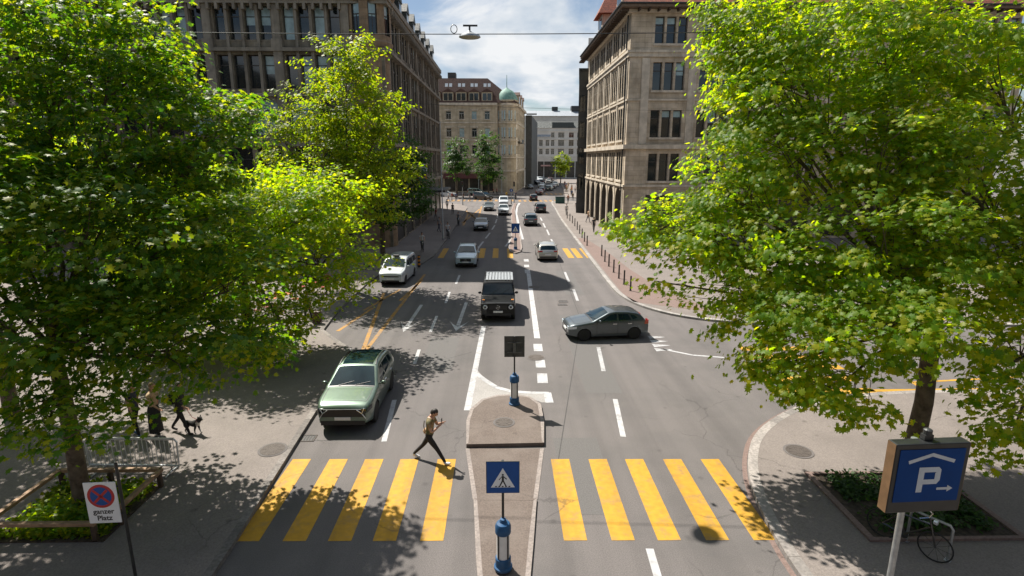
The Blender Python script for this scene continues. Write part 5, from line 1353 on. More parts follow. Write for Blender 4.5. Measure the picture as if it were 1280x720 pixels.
# ------------------------------------------------------------------ street furniture
M['clamp_grey'] = mat('dull_clamp_steel', (.10, .11, .11), .6, metal=.4, var=.2, scale=8)
M['sign_back'] = mat('sign_back', (.045, .052, .05), .6, metal=.3, var=.3, scale=5, stain=(.09, .09, .085), stain_scale=3)
def cross_sign_bollard(loc, label, z, show_front=True):
    """blue and clear traffic island bollard"""
    b = thing('island_bollard', label, 'bollard', (loc[0], loc[1], z), group='blue island bollards')
    a = MB(); a.lathe([(.20, 0), (.20, .05), (.17, .07), (.17, .26), (.155, .28)], n=20); a.build('base', M['blue_bollard'], b, smooth=True)
    a = MB(); a.lathe([(.14, .28), (.14, .86)], n=20); a.build('clear_tube', M['white_plastic'], b, smooth=True)
    a = MB()
    for k in range(4):
        th = math.pi / 4 + k * math.pi / 2; c_, s_ = math.cos(th), math.sin(th); a.box(-.02, .02, .135, .152, .27, .87, T=lambda x, y, z_: (x * c_ - y * s_, x * s_ + y * c_, z_))
    a.build('strip', M['black'], b)
    a = MB(); a.lathe([(.155, .86), (.17, .88), (.17, 1.04), (.14, 1.10), (.08, 1.13), (.06, 1.2), (0, 1.21)], n=20); a.build('cap', M['blue_bollard'], b, smooth=True)
    return b
def crossing_sign(loc, label, z, z0, z1, size, front):
    s = thing('crossing_sign', label, 'road sign', (loc[0], loc[1], z), 0 if front else math.pi)
    a = MB(); a.tube([(0, .03, 1.19), (0, .03, z1)], .028, 10); a.build('pole', M['metal_dark'], s)
    h = size / 2; zc_ = (z0 + z1) / 2
    a = MB(); a.box(-h, h, -.015, .0, z0, z1); a.build('panel', M['sign_back'], s, bevel=.006)
    a = MB(); a.box(-h + .012, h - .012, -.0185, -.0155, z0 + .012, z1 - .012); f = a.build('sign_face', M['blue_sign'], s)
    a = MB()
    for zz in (z0 + size * .25, z0 + size * .75): a.box(-h * .7, h * .7, .001, .022, zz - .02, zz + .02)
    a.box(-.05, .05, .02, .07, z0 + size * .23, z0 + size * .77); a.build('clamp', M['clamp_grey'], s)
    w = size * .36
    a = MB(); a.add([(-w, -.021, z0 + size * .2), (w, -.021, z0 + size * .2), (0, -.021, z0 + size * .84)], [(0, 1, 2)]); a.build('white_triangle', M['white_face'], f)
    fig = MB(); y = -.0235; k = size; X = lambda u, v: (u * k, y, z0 + (v) * k)
    n = 10; fig.poly([X(.0 + .032 * math.cos(2 * math.pi * i / n), .62 + .032 * math.sin(2 * math.pi * i / n)) for i in range(n)])
    for q in ([(-.035, .58), (.035, .58), (.03, .42), (-.03, .42)], [(-.03, .43), (.02, .43), (-.07, .25), (-.11, .25)], [(-.02, .44), (.03, .43), (.11, .25), (.07, .25)], [(-.03, .57), (-.04, .53), (-.11, .44), (-.12, .47)], [(.03, .57), (.04, .52), (.11, .46), (.12, .49)]): fig.poly([X(*p) for p in q])
    for i in range(5):
        u = -.24 + i * .1; fig.poly([X(u, .215), X(u + .055, .215), X(u + .07, .25), X(u + .015, .25)])
    fig.build('walking_figure', M['black'], f)
    return s
bx = [G(629, 709, .12), G(643, 505, .13), (1.25, 54.3)]
cross_sign_bollard(bx[0], 'blue capped clear bollard nearest the camera, under the front of a crossing sign', .118)
cross_sign_bollard(bx[1], 'blue capped clear bollard at the rounded tip of the brown island', .128)
cross_sign_bollard(bx[2], 'blue bollard on the far island at the second crossing', .118)
crossing_sign(bx[0], 'square blue pedestrian crossing sign nearest the camera on the island', .118, 1.82, 2.56, .70, True)
crossing_sign(bx[1], 'dark back of a square crossing sign over the island tip', .128, 1.80, 2.58, .72, False)
crossing_sign(bx[2], 'small distant blue crossing sign at the second crossing', .118, 1.6, 2.55, .80, True)

# car park sign on a leaning looking pole
ps = thing('parking_sign', 'blue covered car park sign with white P, roof and arrow on a grey pole', 'road sign', (7.22, 8.6, PZ), R(3))
a = MB(); a.tube([(-.12, .12, 0), (-.12, .12, 3.98)], .055, 14); a.build('pole', M['metal_grey'], ps, smooth=True)
a = MB(); a.box(-.66, .66, -.16, .05, 2.72, 4.02); a.build('case', M['box_black'], ps, bevel=.02)
for x0 in (-.666, .661):
    a = MB(); a.box(x0, x0 + .005, -.15, .04, 2.73, 4.01); a.build('side_panel', M['box_brown'], ps)
a = MB(); a.box(-.58, .58, -.172, -.161, 2.94, 3.92); fc = a.build('sign_face', M['blue_deep'], ps)
def flat(polys, nm, m_, par, y):
    a = MB()
    for p in polys: a.poly([(u, y, v) for u, v in p])
    return a.build(nm, m_, par)
pale = mat('pale_sign_print', (.42, .47, .52), .4, var=.05, scale=8)
flat([[(-.40, 3.66), (.0, 3.79), (0, 3.855), (-.42, 3.72)], [(0, 3.79), (.40, 3.66), (.42, 3.72), (0, 3.855)]], 'roof_symbol', pale, fc, -.1745)
zP = 3.12
flat([[(-.20, zP), (-.095, zP), (-.095, zP + .47), (-.20, zP + .47)], [(-.095, zP + .375), (.12, zP + .375), (.15, zP + .47), (-.095, zP + .47)], [(.10, zP + .24), (.20, zP + .22), (.20, zP + .42), (.15, zP + .47), (.12, zP + .375), (.10, zP + .36)], [(-.095, zP + .15), (.15, zP + .15), (.20, zP + .22), (.10, zP + .24), (-.095, zP + .24)]], 'letter_p', pale, fc, -.1745)
flat([[(.17, 3.155), (.36, 3.155), (.36, 3.20), (.17, 3.20)], [(.36, 3.115), (.46, 3.177), (.36, 3.24)]], 'arrow', pale, fc, -.1745)
a = MB(); a.box(-.10, .06, -.06, .04, 4.03, 4.12); a.lathe([(.07, 4.12), (.07, 4.2), (.04, 4.22)], c=(-.02, -.01, 0), n=12); a.build('cap_lamp', M['metal_dark'], ps)

# no stopping sign
ns = thing('no_stopping_sign', 'white no stopping plate with blue and red roundel on a pole by the railed bed', 'road sign', (-7.55, 9.95, PZ), R(3))
a = MB(); a.tube([(0, .03, 0), (0, .03, 2.9)], .03, 10); a.build('pole', M['metal_dark'], ns, smooth=True)
a = MB(); a.box(-.66, -.05, -.012, .012, 1.62, 2.52); pl = a.build('plate', M['white_face'], ns, bevel=.012)
for z in (1.8, 2.4):
    a = MB(); a.tube([(-.1, .03, z), (.0, .03, z)], .015, 6); a.build('clamp', M['metal_dark'], ns)
a = MB(); a.lathe([(0, -.016), (.255, -.016), (.255, -.0125)], c=(-.355, 0, 2.22), axis='y', n=32); rd = a.build('red_ring', M['red'], pl)
a = MB(); a.lathe([(0, -.019), (.20, -.019), (.20, -.0165)], c=(-.355, 0, 2.22), axis='y', n=32); a.build('blue_disc', M['blue_sign'], pl)
a = MB()
for s_ in (1, -1):
    d = .19 / math.sqrt(2) * 1.0; w = .018
    a.poly([(-.355 - d - s_ * 0 - w, -.0215, 2.22 - s_ * d + s_ * w), (-.355 - d + w, -.0215, 2.22 - s_ * d - s_ * w), (-.355 + d + w, -.0215, 2.22 + s_ * d - s_ * w), (-.355 + d - w, -.0215, 2.22 + s_ * d + s_ * w)])
a.build('red_cross', M['red'], pl)
text_mesh('lettering', 'ganzer', .15, M['black'], pl, (-.355, -.0135, 1.88), (R(90), 0, 0), .001, .003)
text_mesh('lettering', 'Platz', .15, M['black'], pl, (-.355, -.0135, 1.735), (R(90), 0, 0), .001, .003)

# railed planting bed of the near tree
bed = thing('railed_bed', 'square tree bed edged by brown wooden rails on short posts', 'planter', (-10.6, 12.65, PZ))
a = MB(); a.box(-1.35, 1.3, -1.15, 1.15, -.1, .03); a.build('soil', M['soil'], bed)
RX_ = (-1.35, 1.35); RY_ = (-1.15, 1.15)
for (p, q) in (((-1.35, 1.15), (1.35, 1.15)), ((-1.35, -1.15), (1.2, -1.15)), ((-1.35, -1.15), (-1.35, 1.15)), ((1.35, 1.15), (1.35, -.55))):
    a = MB(); d = Vector((q[0] - p[0], q[1] - p[1])).normalized(); n_ = Vector((-d.y, d.x)) * .06
    for z in (.44,):
        P = [Vector((*p, z)), Vector((*q, z))]
        a.add([(P[0].x - n_.x, P[0].y - n_.y, z), (P[1].x - n_.x, P[1].y - n_.y, z), (P[1].x + n_.x, P[1].y + n_.y, z), (P[0].x + n_.x, P[0].y + n_.y, z),
               (P[0].x - n_.x, P[0].y - n_.y, z + .09), (P[1].x - n_.x, P[1].y - n_.y, z + .09), (P[1].x + n_.x, P[1].y + n_.y, z + .09), (P[0].x + n_.x, P[0].y + n_.y, z + .09)],
              [(0, 3, 2, 1), (4, 5, 6, 7), (0, 1, 5, 4), (1, 2, 6, 5), (2, 3, 7, 6), (3, 0, 4, 7)])
    a.build('rail', M['rust_rail'], bed, bevel=.012)
for (x, y) in ((-1.3, 1.1), (1.3, 1.1), (-1.3, -1.1), (1.1, -1.1), (0, 1.1), (1.3, -.5)):
    a = MB(); a.box(x - .05, x + .05, y - .05, y + .05, 0, .44); a.build('post', M['wood_dark'], bed)
# plants in both beds: leafy low growth
def ground_plants(name, x0, x1, y0, y1, n, size, seed, m_, z=PZ + .03, hmax=.35):
    rng = np.random.default_rng(seed)
    cl = np.stack([rng.uniform(x0, x1, n // 28 + 1), rng.uniform(y0, y1, n // 28 + 1)], 1); idx = rng.integers(0, len(cl), n)
    pos = np.zeros((n, 3)); pos[:, :2] = cl[idx] + rng.normal(size=(n, 2)) * .13; pos[:, 2] = z + rng.uniform(.02, hmax, n) * rng.uniform(.4, 1, len(cl))[idx]
    pos[:, 0] = np.clip(pos[:, 0], x0, x1); pos[:, 1] = np.clip(pos[:, 1], y0, y1)
    up = rng.normal(size=(n, 3)) * .6; up[:, 2] = np.abs(up[:, 2]) + .5; up /= np.linalg.norm(up, axis=1, keepdims=True)
    me = leaves_mesh(name, pos, up, size, rng, _LEAF_S); me.materials.append(M[m_]); o = bpy.data.objects.new(name, me); C.objects.link(o)
    return tag(o, kind='stuff')
ground_plants('ground_cover', -11.8, -9.4, 11.6, 13.7, 5200, .11, 5, 'leaf')
ground_plants('ground_cover', 8.9, 11.9, 11.5, 13.9, 3000, .10, 6, 'leaf_dark', hmax=.25)
bed2 = thing('tree_bed', 'soil bed with brick edging at the foot of the sunlit plane tree', 'planter', (10.4, 12.6, PZ))
a = MB(); a.poly([(-1.75, -1.3, .012), (1.7, -1.3, .012), (1.7, 1.4, .012), (-1.75, 1.4, .012)]); a.build('soil', M['soil'], bed2)
a = MB(); a.box(-1.9, -1.75, -1.4, 1.5, 0, .06); a.box(-1.75, 1.7, 1.4, 1.5, 0, .06); a.box(-1.75, 1.7, -1.4, -1.3, 0, .06); a.box(1.7, 1.85, -1.4, 1.5, 0, .06); a.build('brick_edging', M['red_pave'], bed2)

# crowd barrier
M['barrier_steel'] = mat('bright_galvanised_steel', (.58, .6, .6), .5, metal=.2, var=.15, scale=9)
cbr = thing('crowd_barrier', 'galvanised crowd barrier with close vertical bars behind the railed bed', 'barrier', (-10.45, 14.5, PZ), R(-2))
a = MB(); a.tube([(-1.28, 0, .22), (-1.3, 0, .95), (-1.22, 0, 1.04), (1.22, 0, 1.04), (1.3, 0, .95), (1.28, 0, .22), (-1.28, 0, .22)], .028, 8); a.build('frame', M['barrier_steel'], cbr, smooth=True)
a = MB(); a.box(-1.24, 1.24, -.02, .02, 1.0, 1.075); a.build('top_rail', M['white_plastic'], cbr, bevel=.01)
a = MB()
for k in range(20): a.tube([(-1.2 + k * .126, 0, .22), (-1.2 + k * .126, 0, 1.03)], .011, 6)
a.build('bars', M['barrier_steel'], cbr)
for x in (-1.05, 1.05):
    a = MB(); a.tube([(x, 0, .24), (x, 0, .05), (x, -.32, .02)], .022, 6); a.tube([(x, 0, .05), (x, .32, .02)], .022, 6); a.build('foot', M['metal_grey'], cbr)

# pavement bollards: one, then copies
pb0 = thing('pavement_bollard', 'slim dark bollard on the red paving', 'bollard', (0, 0, PZ), group='slim bollards along the sunlit kerb')
a = MB(); a.lathe([(.06, 0), (.055, .92), (.062, .93), (.062, .98), (.03, 1.03), (0, 1.035)], n=12); a.build('shaft', M['metal_dark'], pb0, smooth=True)
a = MB(); a.lathe([(.09, 0), (.09, .025), (.06, .03)], n=12); a.build('foot_plate', M['metal_dark'], pb0)
spots = [(752, 320), (756, 327), (761, 333), (767, 340.5), (773.5, 348), (780, 355.5), (788, 363.5)] + [(709, 273), (712.3, 276), (715.5, 279), (718.5, 282.5), (721.5, 287), (724.5, 292), (727.5, 297), (730.5, 302), (733.8, 307)]
for i, (px, py) in enumerate(spots):
    x, y = G(px, py, PZ)
    o = pb0 if i == 0 else dup(pb0, (x, y, PZ))
    o.location = (x, y, PZ)
    o['label'] = 'slim dark bollard in the nearer row on the red paving' if i < 7 else 'slim dark bollard in the farther row beside the arcade pavement'
    o['group'] = 'nearer row of slim bollards' if i < 7 else 'farther row of slim bollards'
# yellow and black marker by the white van
mk = thing('marker_post', 'short yellow and black marker post behind the white people carrier', 'bollard', (*G(524, 334, PZ), PZ))
a = MB(); a.lathe([(.11, 0), (.11, .95), (.08, 1.0), (0, 1.0)], n=14); a.build('post', M['black'], mk, smooth=True)
a = MB()
for z in (.2, .5, .8): a.lathe([(.113, z), (.113, z + .14)], n=14)
a.build('stripe', M['orange'], mk)

# suspended street lamp on a span wire
wy = 18.5
def wire(name, p, q, sag, label):
    a = MB(); pts = []
    for k in range(25):
        t = k / 24; pts.append(tuple(p[i] * (1 - t) + q[i] * t - (sag * 4 * t * (1 - t) if i == 2 else 0) for i in range(3)))
    a.tube(pts, .014, 5)
    return tag(a.build(name, M['metal_dark'], None), label, 'cable')
lx, _, lz = AT(587, 34, wy)
wire('span_wire', (-34, wy + 2.5, lz + .95), (30, wy - 1.5, lz + .35), .75, 'thin dark cable crossing high over the street that carries the round lamp')
wire('span_wire', (-40, 42, AT(300, 95, 42)[2] + .7), (22, 58, AT(640, 145, 58)[2] + .6), .9, 'lower thin cable strung before the shaded office block')
zs = AT(587, 32, wy)[2]
lm = thing('street_lamp', 'round dish street lamp hanging from the cable above the road', 'lamp', (lx, wy, zs))
a = MB(); a.box(-.2, .24, -.016, .016, -.025, .025); a.tube([(0, 0, 0), (0, 0, -.22)], .028, 8); a.build('hanger', M['metal_dark'], lm)
a = MB(); a.lathe([(.05, -.16), (.10, -.2), (.31, -.28), (.335, -.33), (.31, -.345)], n=28); a.build('dish', M['metal_grey'], lm, smooth=True)
a = MB(); a.lathe([(0, -.37), (.23, -.36), (.305, -.342), (0, -.335)], n=28); a.build('lens', mat('olive_lens', (.26, .25, .19), .5, var=.15, scale=8), lm, smooth=True)  # underside lens in a dull olive tone
a = MB(); r = .15
a.tube([(-.48 + r * .8 * math.cos(t) * .8, 0, -.10 + r * .8 * math.sin(t)) for t in np.linspace(0, 2 * math.pi, 22)], .012, 5); a.build('cable_loop', M['black'], lm)

# lamp posts and signal posts down the street
def post(name, label, x, y, h, arm=0, head=None, cat='lamp post', r=.06, z=PZ):
    t = thing(name, label, cat, (x, y, z))
    a = MB(); a.lathe([(r * 1.7, 0), (r * 1.7, .8), (r, .9), (r * .75, h)], n=10); a.build('pole', M['metal_grey'], t, smooth=True)
    if arm:
        a = MB(); a.tube([(0, 0, h - .1), (arm * .5, 0, h + .15), (arm, 0, h + .2)], r * .6, 6); a.build('arm', M['metal_grey'], t)
    if head == 'signal':
        a = MB(); a.box(-.17, .17, -.12, .12, h - .95, h); s = a.build('signal_head', M['black'], t, bevel=.02)
        for k, c in enumerate(('red', 'orange', 'copper')):
            q = MB(); q.lathe([(0, -.128), (.09, -.128), (.09, -.118)], c=(0, 0, h - .17 - .3 * k), axis='y', n=12); q.build('lens', mat('dark_' + c + '_lens', (.10, .02, .015) if k == 0 else (.10, .07, .01) if k == 1 else (.01, .08, .05), .3, var=.1), s)
    if head == 'lamp':
        a = MB(); a.box(arm - .35, arm + .35, -.12, .12, h + .12, h + .26); a.build('lamp_head', M['metal_grey'], t, bevel=.03)
    if head == 'round':
        a = MB(); a.lathe([(0, -.05), (.32, -.05), (.32, -.02), (0, -.02)], c=(0, 0, h - .35), axis='y', n=20); s = a.build('sign_disc', M['blue_sign'], t)
        a = MB(); a.box(-.05, .05, -.056, -.051, h - .55, h - .2); a.build('arrow', M['white_face'], s)
    return t
post('mast', 'tall thin grey mast at the kerb beside the shaded office block', -6.55, 61.5, 12.5, r=.07)
post('traffic_light', 'traffic light on the far island before the cream house', 2.3, 113, 4.2, head='signal', cat='traffic light')
post('traffic_light', 'traffic light on the corner before the shaded shopfronts', -7.6, 108, 4.4, head='signal', cat='traffic light')
post('lamp_post', 'slender lamp post standing before the cream house shops', AT(598, 200, 139)[0], 139, 9.5, 1.5, 'lamp')
post('lamp_post', 'slender lamp post near the cream house corner turret', AT(627, 200, 140)[0], 140.6, 10.5, 1.2, 'lamp')
post('direction_sign', 'blue round direction sign on a post by the far island', 1.7, 110, 3.0, head='round', cat='road sign')
# dark green street cabinet
cbt = thing('street_cabinet', 'dark green street cabinet on the pavement by the far crossing', 'cabinet', (*G(700, 254, PZ), PZ))
a = MB(); a.box(-.9, .9, -.45, .45, 0, 1.25); a.build('case', mat('green_enamel', (.03, .09, .075), .5, var=.15, scale=4), cbt, bevel=.04)
a = MB(); a.box(-.85, -.03, -.465, -.452, .12, 1.15); a.box(.03, .85, -.465, -.452, .12, 1.15); a.build('door', mat('green_enamel_door', (.035, .10, .085), .5, var=.15, scale=4), cbt)
a = MB(); a.box(-.98, .98, -.52, .52, 1.25, 1.33); a.build('lid', M['metal_dark'], cbt, bevel=.02)

# parked bicycles
def bicycle(label, loc, rz, col, group=None, z=PZ, red_saddle=False):
    t = thing('bicycle', label, 'bicycle', (loc[0], loc[1], z), rz, group)
    for (y, nm) in ((-.52, 'front_wheel'), (.52, 'rear_wheel')):
        a = MB(); pts = [(0, y + .33 * math.cos(th), .34 + .33 * math.sin(th)) for th in np.linspace(0, 2 * math.pi, 25)]
        a.tube(pts, .017, 6)
        for k in range(10):
            th = k * math.pi / 5; a.tube([(0, y, .34), (0, y + .32 * math.cos(th), .34 + .32 * math.sin(th))], .004, 3)
        a.build(nm, M['tyre'], t)
    a = MB()
    for p, q in (((0, .52, .34), (0, .08, .3)), ((0, .52, .34), (0, .2, .78)), ((0, .08, .3), (0, .22, .9)), ((0, .08, .3), (0, -.36, .74)), ((0, .2, .78), (0, -.37, .82)), ((0, -.34, .95), (0, -.52, .34))): a.tube([p, q], .02, 6)
    a.build('frame', col, t)
    a = MB(); a.tube([(-.27, -.22, 1.0), (-.12, -.34, 1.02), (.12, -.34, 1.02), (.27, -.22, 1.0)], .015, 6); a.build('handlebar', M['chrome'], t)
    a = MB(); a.ball((0, .26, .95), (.09 if red_saddle else .07, .15, .045), 10); a.build('saddle', M['red'] if red_saddle else M['black'], t, smooth=True)
    a = MB(); a.lathe([(0, -.50), (.06, -.49), (.055, -.42), (0, -.40)], c=(0, 0, .92), axis='y', n=12); a.build('headlamp', M['lamp'], t)
    a = MB(); a.lathe([(.09, -.012), (.09, .012)], c=(0, .08, .3), axis='x', n=12); a.tube([(-.1, .08, .3), (-.1, .2, .2)], .01, 5); a.tube([(.1, .08, .3), (.1, -.04, .4)], .01, 5); a.build('crank', M['metal_dark'], t)
    return t
bicycle('parked bicycle with red saddle under the blue car park sign', (9.2, 11.0), R(35), paint('bike_black', (.02, .02, .02)), red_saddle=True)
bicycle('dark bicycle leaning in the shade by the bay, nearest the white people carrier', (-10.6, 44.0), R(80), paint('bike_black', (.02, .02, .02)), 'bicycles in the shade')
bicycle('dark bicycle in the shade below the lime tree trunk', (-11.0, 39.0), R(70), paint('bike_black', (.02, .02, .02)), 'bicycles in the shade')
# grey post of a bike stand below the parking sign
st = thing('bike_stand', 'grey tubular bike stand beside the red saddled bicycle', 'bike stand', (9.6, 10.9, PZ), R(35))
a = MB(); a.tube([(0, -.4, 0), (0, -.4, .75), (0, -.34, .83), (0, .34, .83), (0, .4, .75), (0, .4, 0)], .03, 8); a.build('hoop', M['metal_grey'], st, smooth=True)
a = MB(); a.box(-.06, .06, -.46, -.34, 0, .012); a.box(-.06, .06, .34, .46, 0, .012); a.build('base_plate', M['metal_grey'], st)

# cafe chairs and tables in the deep shade of the office block
def cafe_set(label, x, y, col):
    t = thing('cafe_table', label + ' table under the plane trees', 'table', (x, y, PZ))
    a = MB(); a.lathe([(.36, .71), (.37, .74), (0, .745)], n=16); a.build('table_top', col, t)
    a = MB(); a.lathe([(.2, 0), (.2, .02), (.03, .04), (.03, .71)], n=10); a.build('stem', M['metal_dark'], t)
    for k, (dx, dy, rz) in enumerate(((-.7, .1, -90), (.7, -.1, 90))):
        c = thing('cafe_chair', label + (' chair on the street side of its table' if k else ' chair on the building side of its table'), 'chair', (x + dx, y + dy, PZ), R(rz), 'cafe chairs under the plane trees')
        a = MB(); a.box(-.21, .21, -.21, .21, .43, .46); a.build('seat', col, c, bevel=.01)
        a = MB(); a.box(-.21, .21, .19, .22, .55, .86); a.build('backrest', col, c, bevel=.01)
        for sx in (-1, 1):
            for sy in (-1, 1):
                a = MB(); a.tube([(sx * .19, sy * .19, 0), (sx * .19, sy * .19, .43 if sy < 0 else .86)], .013, 6); a.build('leg', M['metal_dark'], c)
redm = mat('red_lacquer', (.42, .06, .03), .5, var=.15, scale=6)
cafe_set('red cafe', -12.6, 36.2, redm); cafe_set('orange cafe', -13.2, 33.0, mat('orange_lacquer', (.5, .16, .03), .5, var=.15, scale=6)); cafe_set('dark red cafe', -13.0, 30.2, mat('dark_red_lacquer', (.22, .03, .02), .5, var=.15, scale=6))
# ------------------------------------------------------------------ people and a dog
def cloth(name, col, rough=.85):
    k = 'cloth_' + name
    if k not in M: M[k] = mat(k, col, rough, var=.14, scale=14, bump=.25, bscale=45)
    return M[k]
M['skin'] = mat('skin', (.42, .24, .16), .55, var=.06, scale=20)
M['skin_brown'] = mat('brown_skin', (.20, .105, .065), .55, var=.06, scale=20)
M['hair_dark'] = mat('dark_hair', (.02, .014, .01), .6, var=.3, scale=40)
M['hair_fair'] = mat('fair_hair', (.22, .14, .07), .6, var=.3, scale=40)

def skin_mesh(verts, edges, radii, sub=1, root=0):
    me = bpy.data.meshes.new('skin_tmp'); me.from_pydata([tuple(v) for v in verts], edges, [])
    o = bpy.data.objects.new('skin_tmp', me); C.objects.link(o)
    mod = o.modifiers.new('skin', 'SKIN')
    if not me.skin_vertices: me.attributes
    lay = me.skin_vertices[0].data
    for i, r in enumerate(radii):
        lay[i].radius = r if hasattr(r, '__len__') else (r, r); lay[i].use_root = (i == root)
    s = o.modifiers.new('sub', 'SUBSURF'); s.levels = sub; s.render_levels = sub
    bpy.context.view_layer.update()
    dg = bpy.context.evaluated_depsgraph_get()
    out = bpy.data.meshes.new_from_object(o.evaluated_get(dg))
    bpy.data.objects.remove(o); bpy.data.meshes.remove(me)
    return out

def person(label, loc, rz, top, legs, shoes, hair='hair_dark', skin='skin', hip=(25, -22), knee=(8, 18), arm=(-18, 18), elbow=(15, 15), spread=(6, 6), H=1.75, group=None, skirt=False, short_sleeve=True, detail=False, z=PZ, lean=3, headtilt=0, seated=False, bag=None, hairlong=False):
    """front towards -y; angles in degrees, forward positive; returns the thing and its hand points"""
    t = thing('person', label, 'person', (loc[0], loc[1], z), rz, group)
    k = H / 1.75
    V = []; E = []; Rd = []; Tg = []
    def add(p, r, tag_, par=None):
        V.append(Vector(p)); Rd.append(r); Tg.append(tag_)
        if par is not None: E.append((par, len(V) - 1))
        return len(V) - 1
    ln = math.tan(R(lean))
    def tor(z_): return -ln * (z_ - .95)
    pel = add((0, 0, .95), (.145, .105), 'legs')
    wst = add((0, tor(1.10), 1.10), (.128, .095), 'top', pel); che = add((0, tor(1.30), 1.30), (.155, .11), 'top', wst); col = add((0, tor(1.44), 1.44), (.115, .08), 'top', che)
    nk = add((0, tor(1.50) - .01, 1.51), .052, 'skin', col); hd = add((0, tor(1.6) - .03, 1.58), .05, 'skin', nk)
    feet = []; hands = []
    for i, s in enumerate((-1, 1)):
        a = R(hip[i]); b = R(hip[i] - knee[i])
        h = Vector((s * .095, 0, .90)); kn = h + Vector((0, -math.sin(a), -math.cos(a))) * .43; an = kn + Vector((0, -math.sin(b), -math.cos(b))) * .42
        j = add(h, .092, 'legs', pel); j2 = add(h.lerp(kn, .5), .082, 'legs', j); j3 = add(kn, .06, 'legs', j2); j4 = add(kn.lerp(an, .35), .056, 'legs', j3); j5 = add(an, .042, 'legs', j4)
        tilt = R(18 if hip[i] < -5 else (-12 if hip[i] > 15 else 0))
        fd = Vector((s * .15, -math.cos(tilt), -math.sin(tilt))).normalized(); hl = an + Vector((0, .03, -.055))
        j6 = add(an + Vector((0, 0.0, -.05)), .042, 'shoes', j5); add(an + Vector((0, 0, -.06)) + fd * .17, (.042, .028), 'shoes', j6); feet.append(an)
        sh = Vector((s * .185, tor(1.42), 1.415)); a = R(arm[i]); sp_ = R(spread[i])
        d1 = Vector((s * math.sin(sp_), -math.sin(a) * math.cos(sp_), -math.cos(a) * math.cos(sp_)))
        el_ = sh + d1 * .29; b = R(arm[i] + elbow[i]); inw = -s * (.55 if elbow[i] > 70 else .05)
        d2 = Vector((inw, -math.sin(b), -math.cos(b))).normalized(); wr = el_ + d2 * .25
        q = add(sh, .062, 'top', col); q1 = add(sh.lerp(el_, .55), .050, 'top', q); q2 = add(el_, .041, 'skin' if short_sleeve else 'top', q1); q3 = add(el_.lerp(wr, .5), .037, 'skin' if short_sleeve else 'top', q2); q4 = add(wr, .027, 'skin', q3)
        pm = add(wr + d2 * .075, (.042, .022), 'skin', q4); hands.append((wr, d2, s))
    me = skin_mesh([v * k for v in V], E, [tuple(x * k for x in r) if hasattr(r, '__len__') else r * k for r in Rd], 2 if detail else 1)
    # materials from the nearest bone
    segs = [(V[a] * k, V[b] * k, Tg[b]) for a, b in E]
    slot = {'skin': 0, 'top': 1, 'legs': 2, 'shoes': 3}
    bm = bmesh.new(); bm.from_mesh(me)
    for f in bm.faces:
        c = f.calc_center_median(); best = None
        for a, b, tg in segs:
            ab = b - a; u = max(0, min(1, (c - a).dot(ab) / max(ab.length_squared, 1e-9))); d = (c - a - ab * u).length
            if best is None or d < best[0]: best = (d, tg)
        f.material_index = slot[best[1]]; f.smooth = True
    zmin = min(v.co.z for v in bm.verts)
    # head, face and ears, fingers joined into the same mesh
    hx = MB(); hc = Vector((0, tor(1.65) - .045, 1.665)) * k; hr = Vector((.076, .095, .118)) * k
    hx.ball(hc, hr, 16)
    def hp(x, y, z_): return hc + Vector((x, y, z_)) * k
    hx.add([hp(-.016, -.088, -.025), hp(.016, -.088, -.025), hp(0, -.118, -.022), hp(0, -.09, .025)], [(0, 1, 2), (0, 2, 3), (1, 3, 2)])
    for s in (-1, 1):
        hx.ball(hp(s * .078, .0, -.005), (.012 * k, .024 * k, .033 * k), 8)
        hx.ball(hp(s * .03, -.084, .012), (.011 * k, .010 * k, .007 * k), 6, 4)
    hx.ball(hp(0, -.086, -.055), (.022 * k, .009 * k, .006 * k), 6, 5)
    for (wr, d2, s) in hands:
        side = d2.cross(Vector((0, 0, 1)) if abs(d2.z) < .9 else Vector((0, -1, 0))).normalized()
        base = wr + d2 * .075; nrm = d2.cross(side).normalized()
        if nrm.z < 0 and abs(nrm.z) > .2: pass
        for i, (o_, L_) in enumerate(((-.028, .062), (-.010, .072), (.009, .068), (.027, .052))):
            p0 = base + side * o_; p1 = p0 + d2 * L_ * .55 + nrm * .004; p2 = p1 + (d2 * .8 - nrm * .55).normalized() * L_ * .5
            hx.tube([p * k for p in (p0, p1, p2)], [.0092 * k, .0085 * k, .0065 * k], 6)
        p0 = wr + d2 * .03 - side * .025; p1 = p0 - side * .035 + d2 * .03; p2 = p1 + d2 * .03 - nrm * .01
        hx.tube([p * k for p in (p0, p1, p2)], [.012 * k, .011 * k, .008 * k], 6)
    b0 = len(bm.verts)
    vs = [bm.verts.new(v) for v in hx.v]
    for f_, m_ in zip(hx.f, hx.m):
        try:
            nf_ = bm.faces.new([vs[i] for i in f_]); nf_.material_index = m_; nf_.smooth = True
        except ValueError: pass
    bmesh.ops.recalc_face_normals(bm, faces=bm.faces)
    if headtilt:
        piv = Vector((0, tor(1.55) - .02, 1.55)) * k
        bmesh.ops.rotate(bm, verts=[v for v in bm.verts if v.co.z > 1.545 * k and abs(v.co.x) < .11 * k and abs(v.co.y - hc.y) < .15 * k], cent=piv, matrix=Matrix.Rotation(R(headtilt), 3, 'X'))
    out = bpy.data.meshes.new('body'); bm.to_mesh(out); bm.free(); bpy.data.meshes.remove(me)
    for m_ in (M[skin], top, legs, shoes, M['black'], cloth('lip', (.25, .09, .07))): out.materials.append(m_)
    o = bpy.data.objects.new('body', out); C.objects.link(o); o.parent = t; o.location.z = -zmin
    # hair
    hm = MB(); n = 14
    hm.ball(hc + Vector((0, .012, .016)) * k, hr * 1.07, 16)
    keep = []
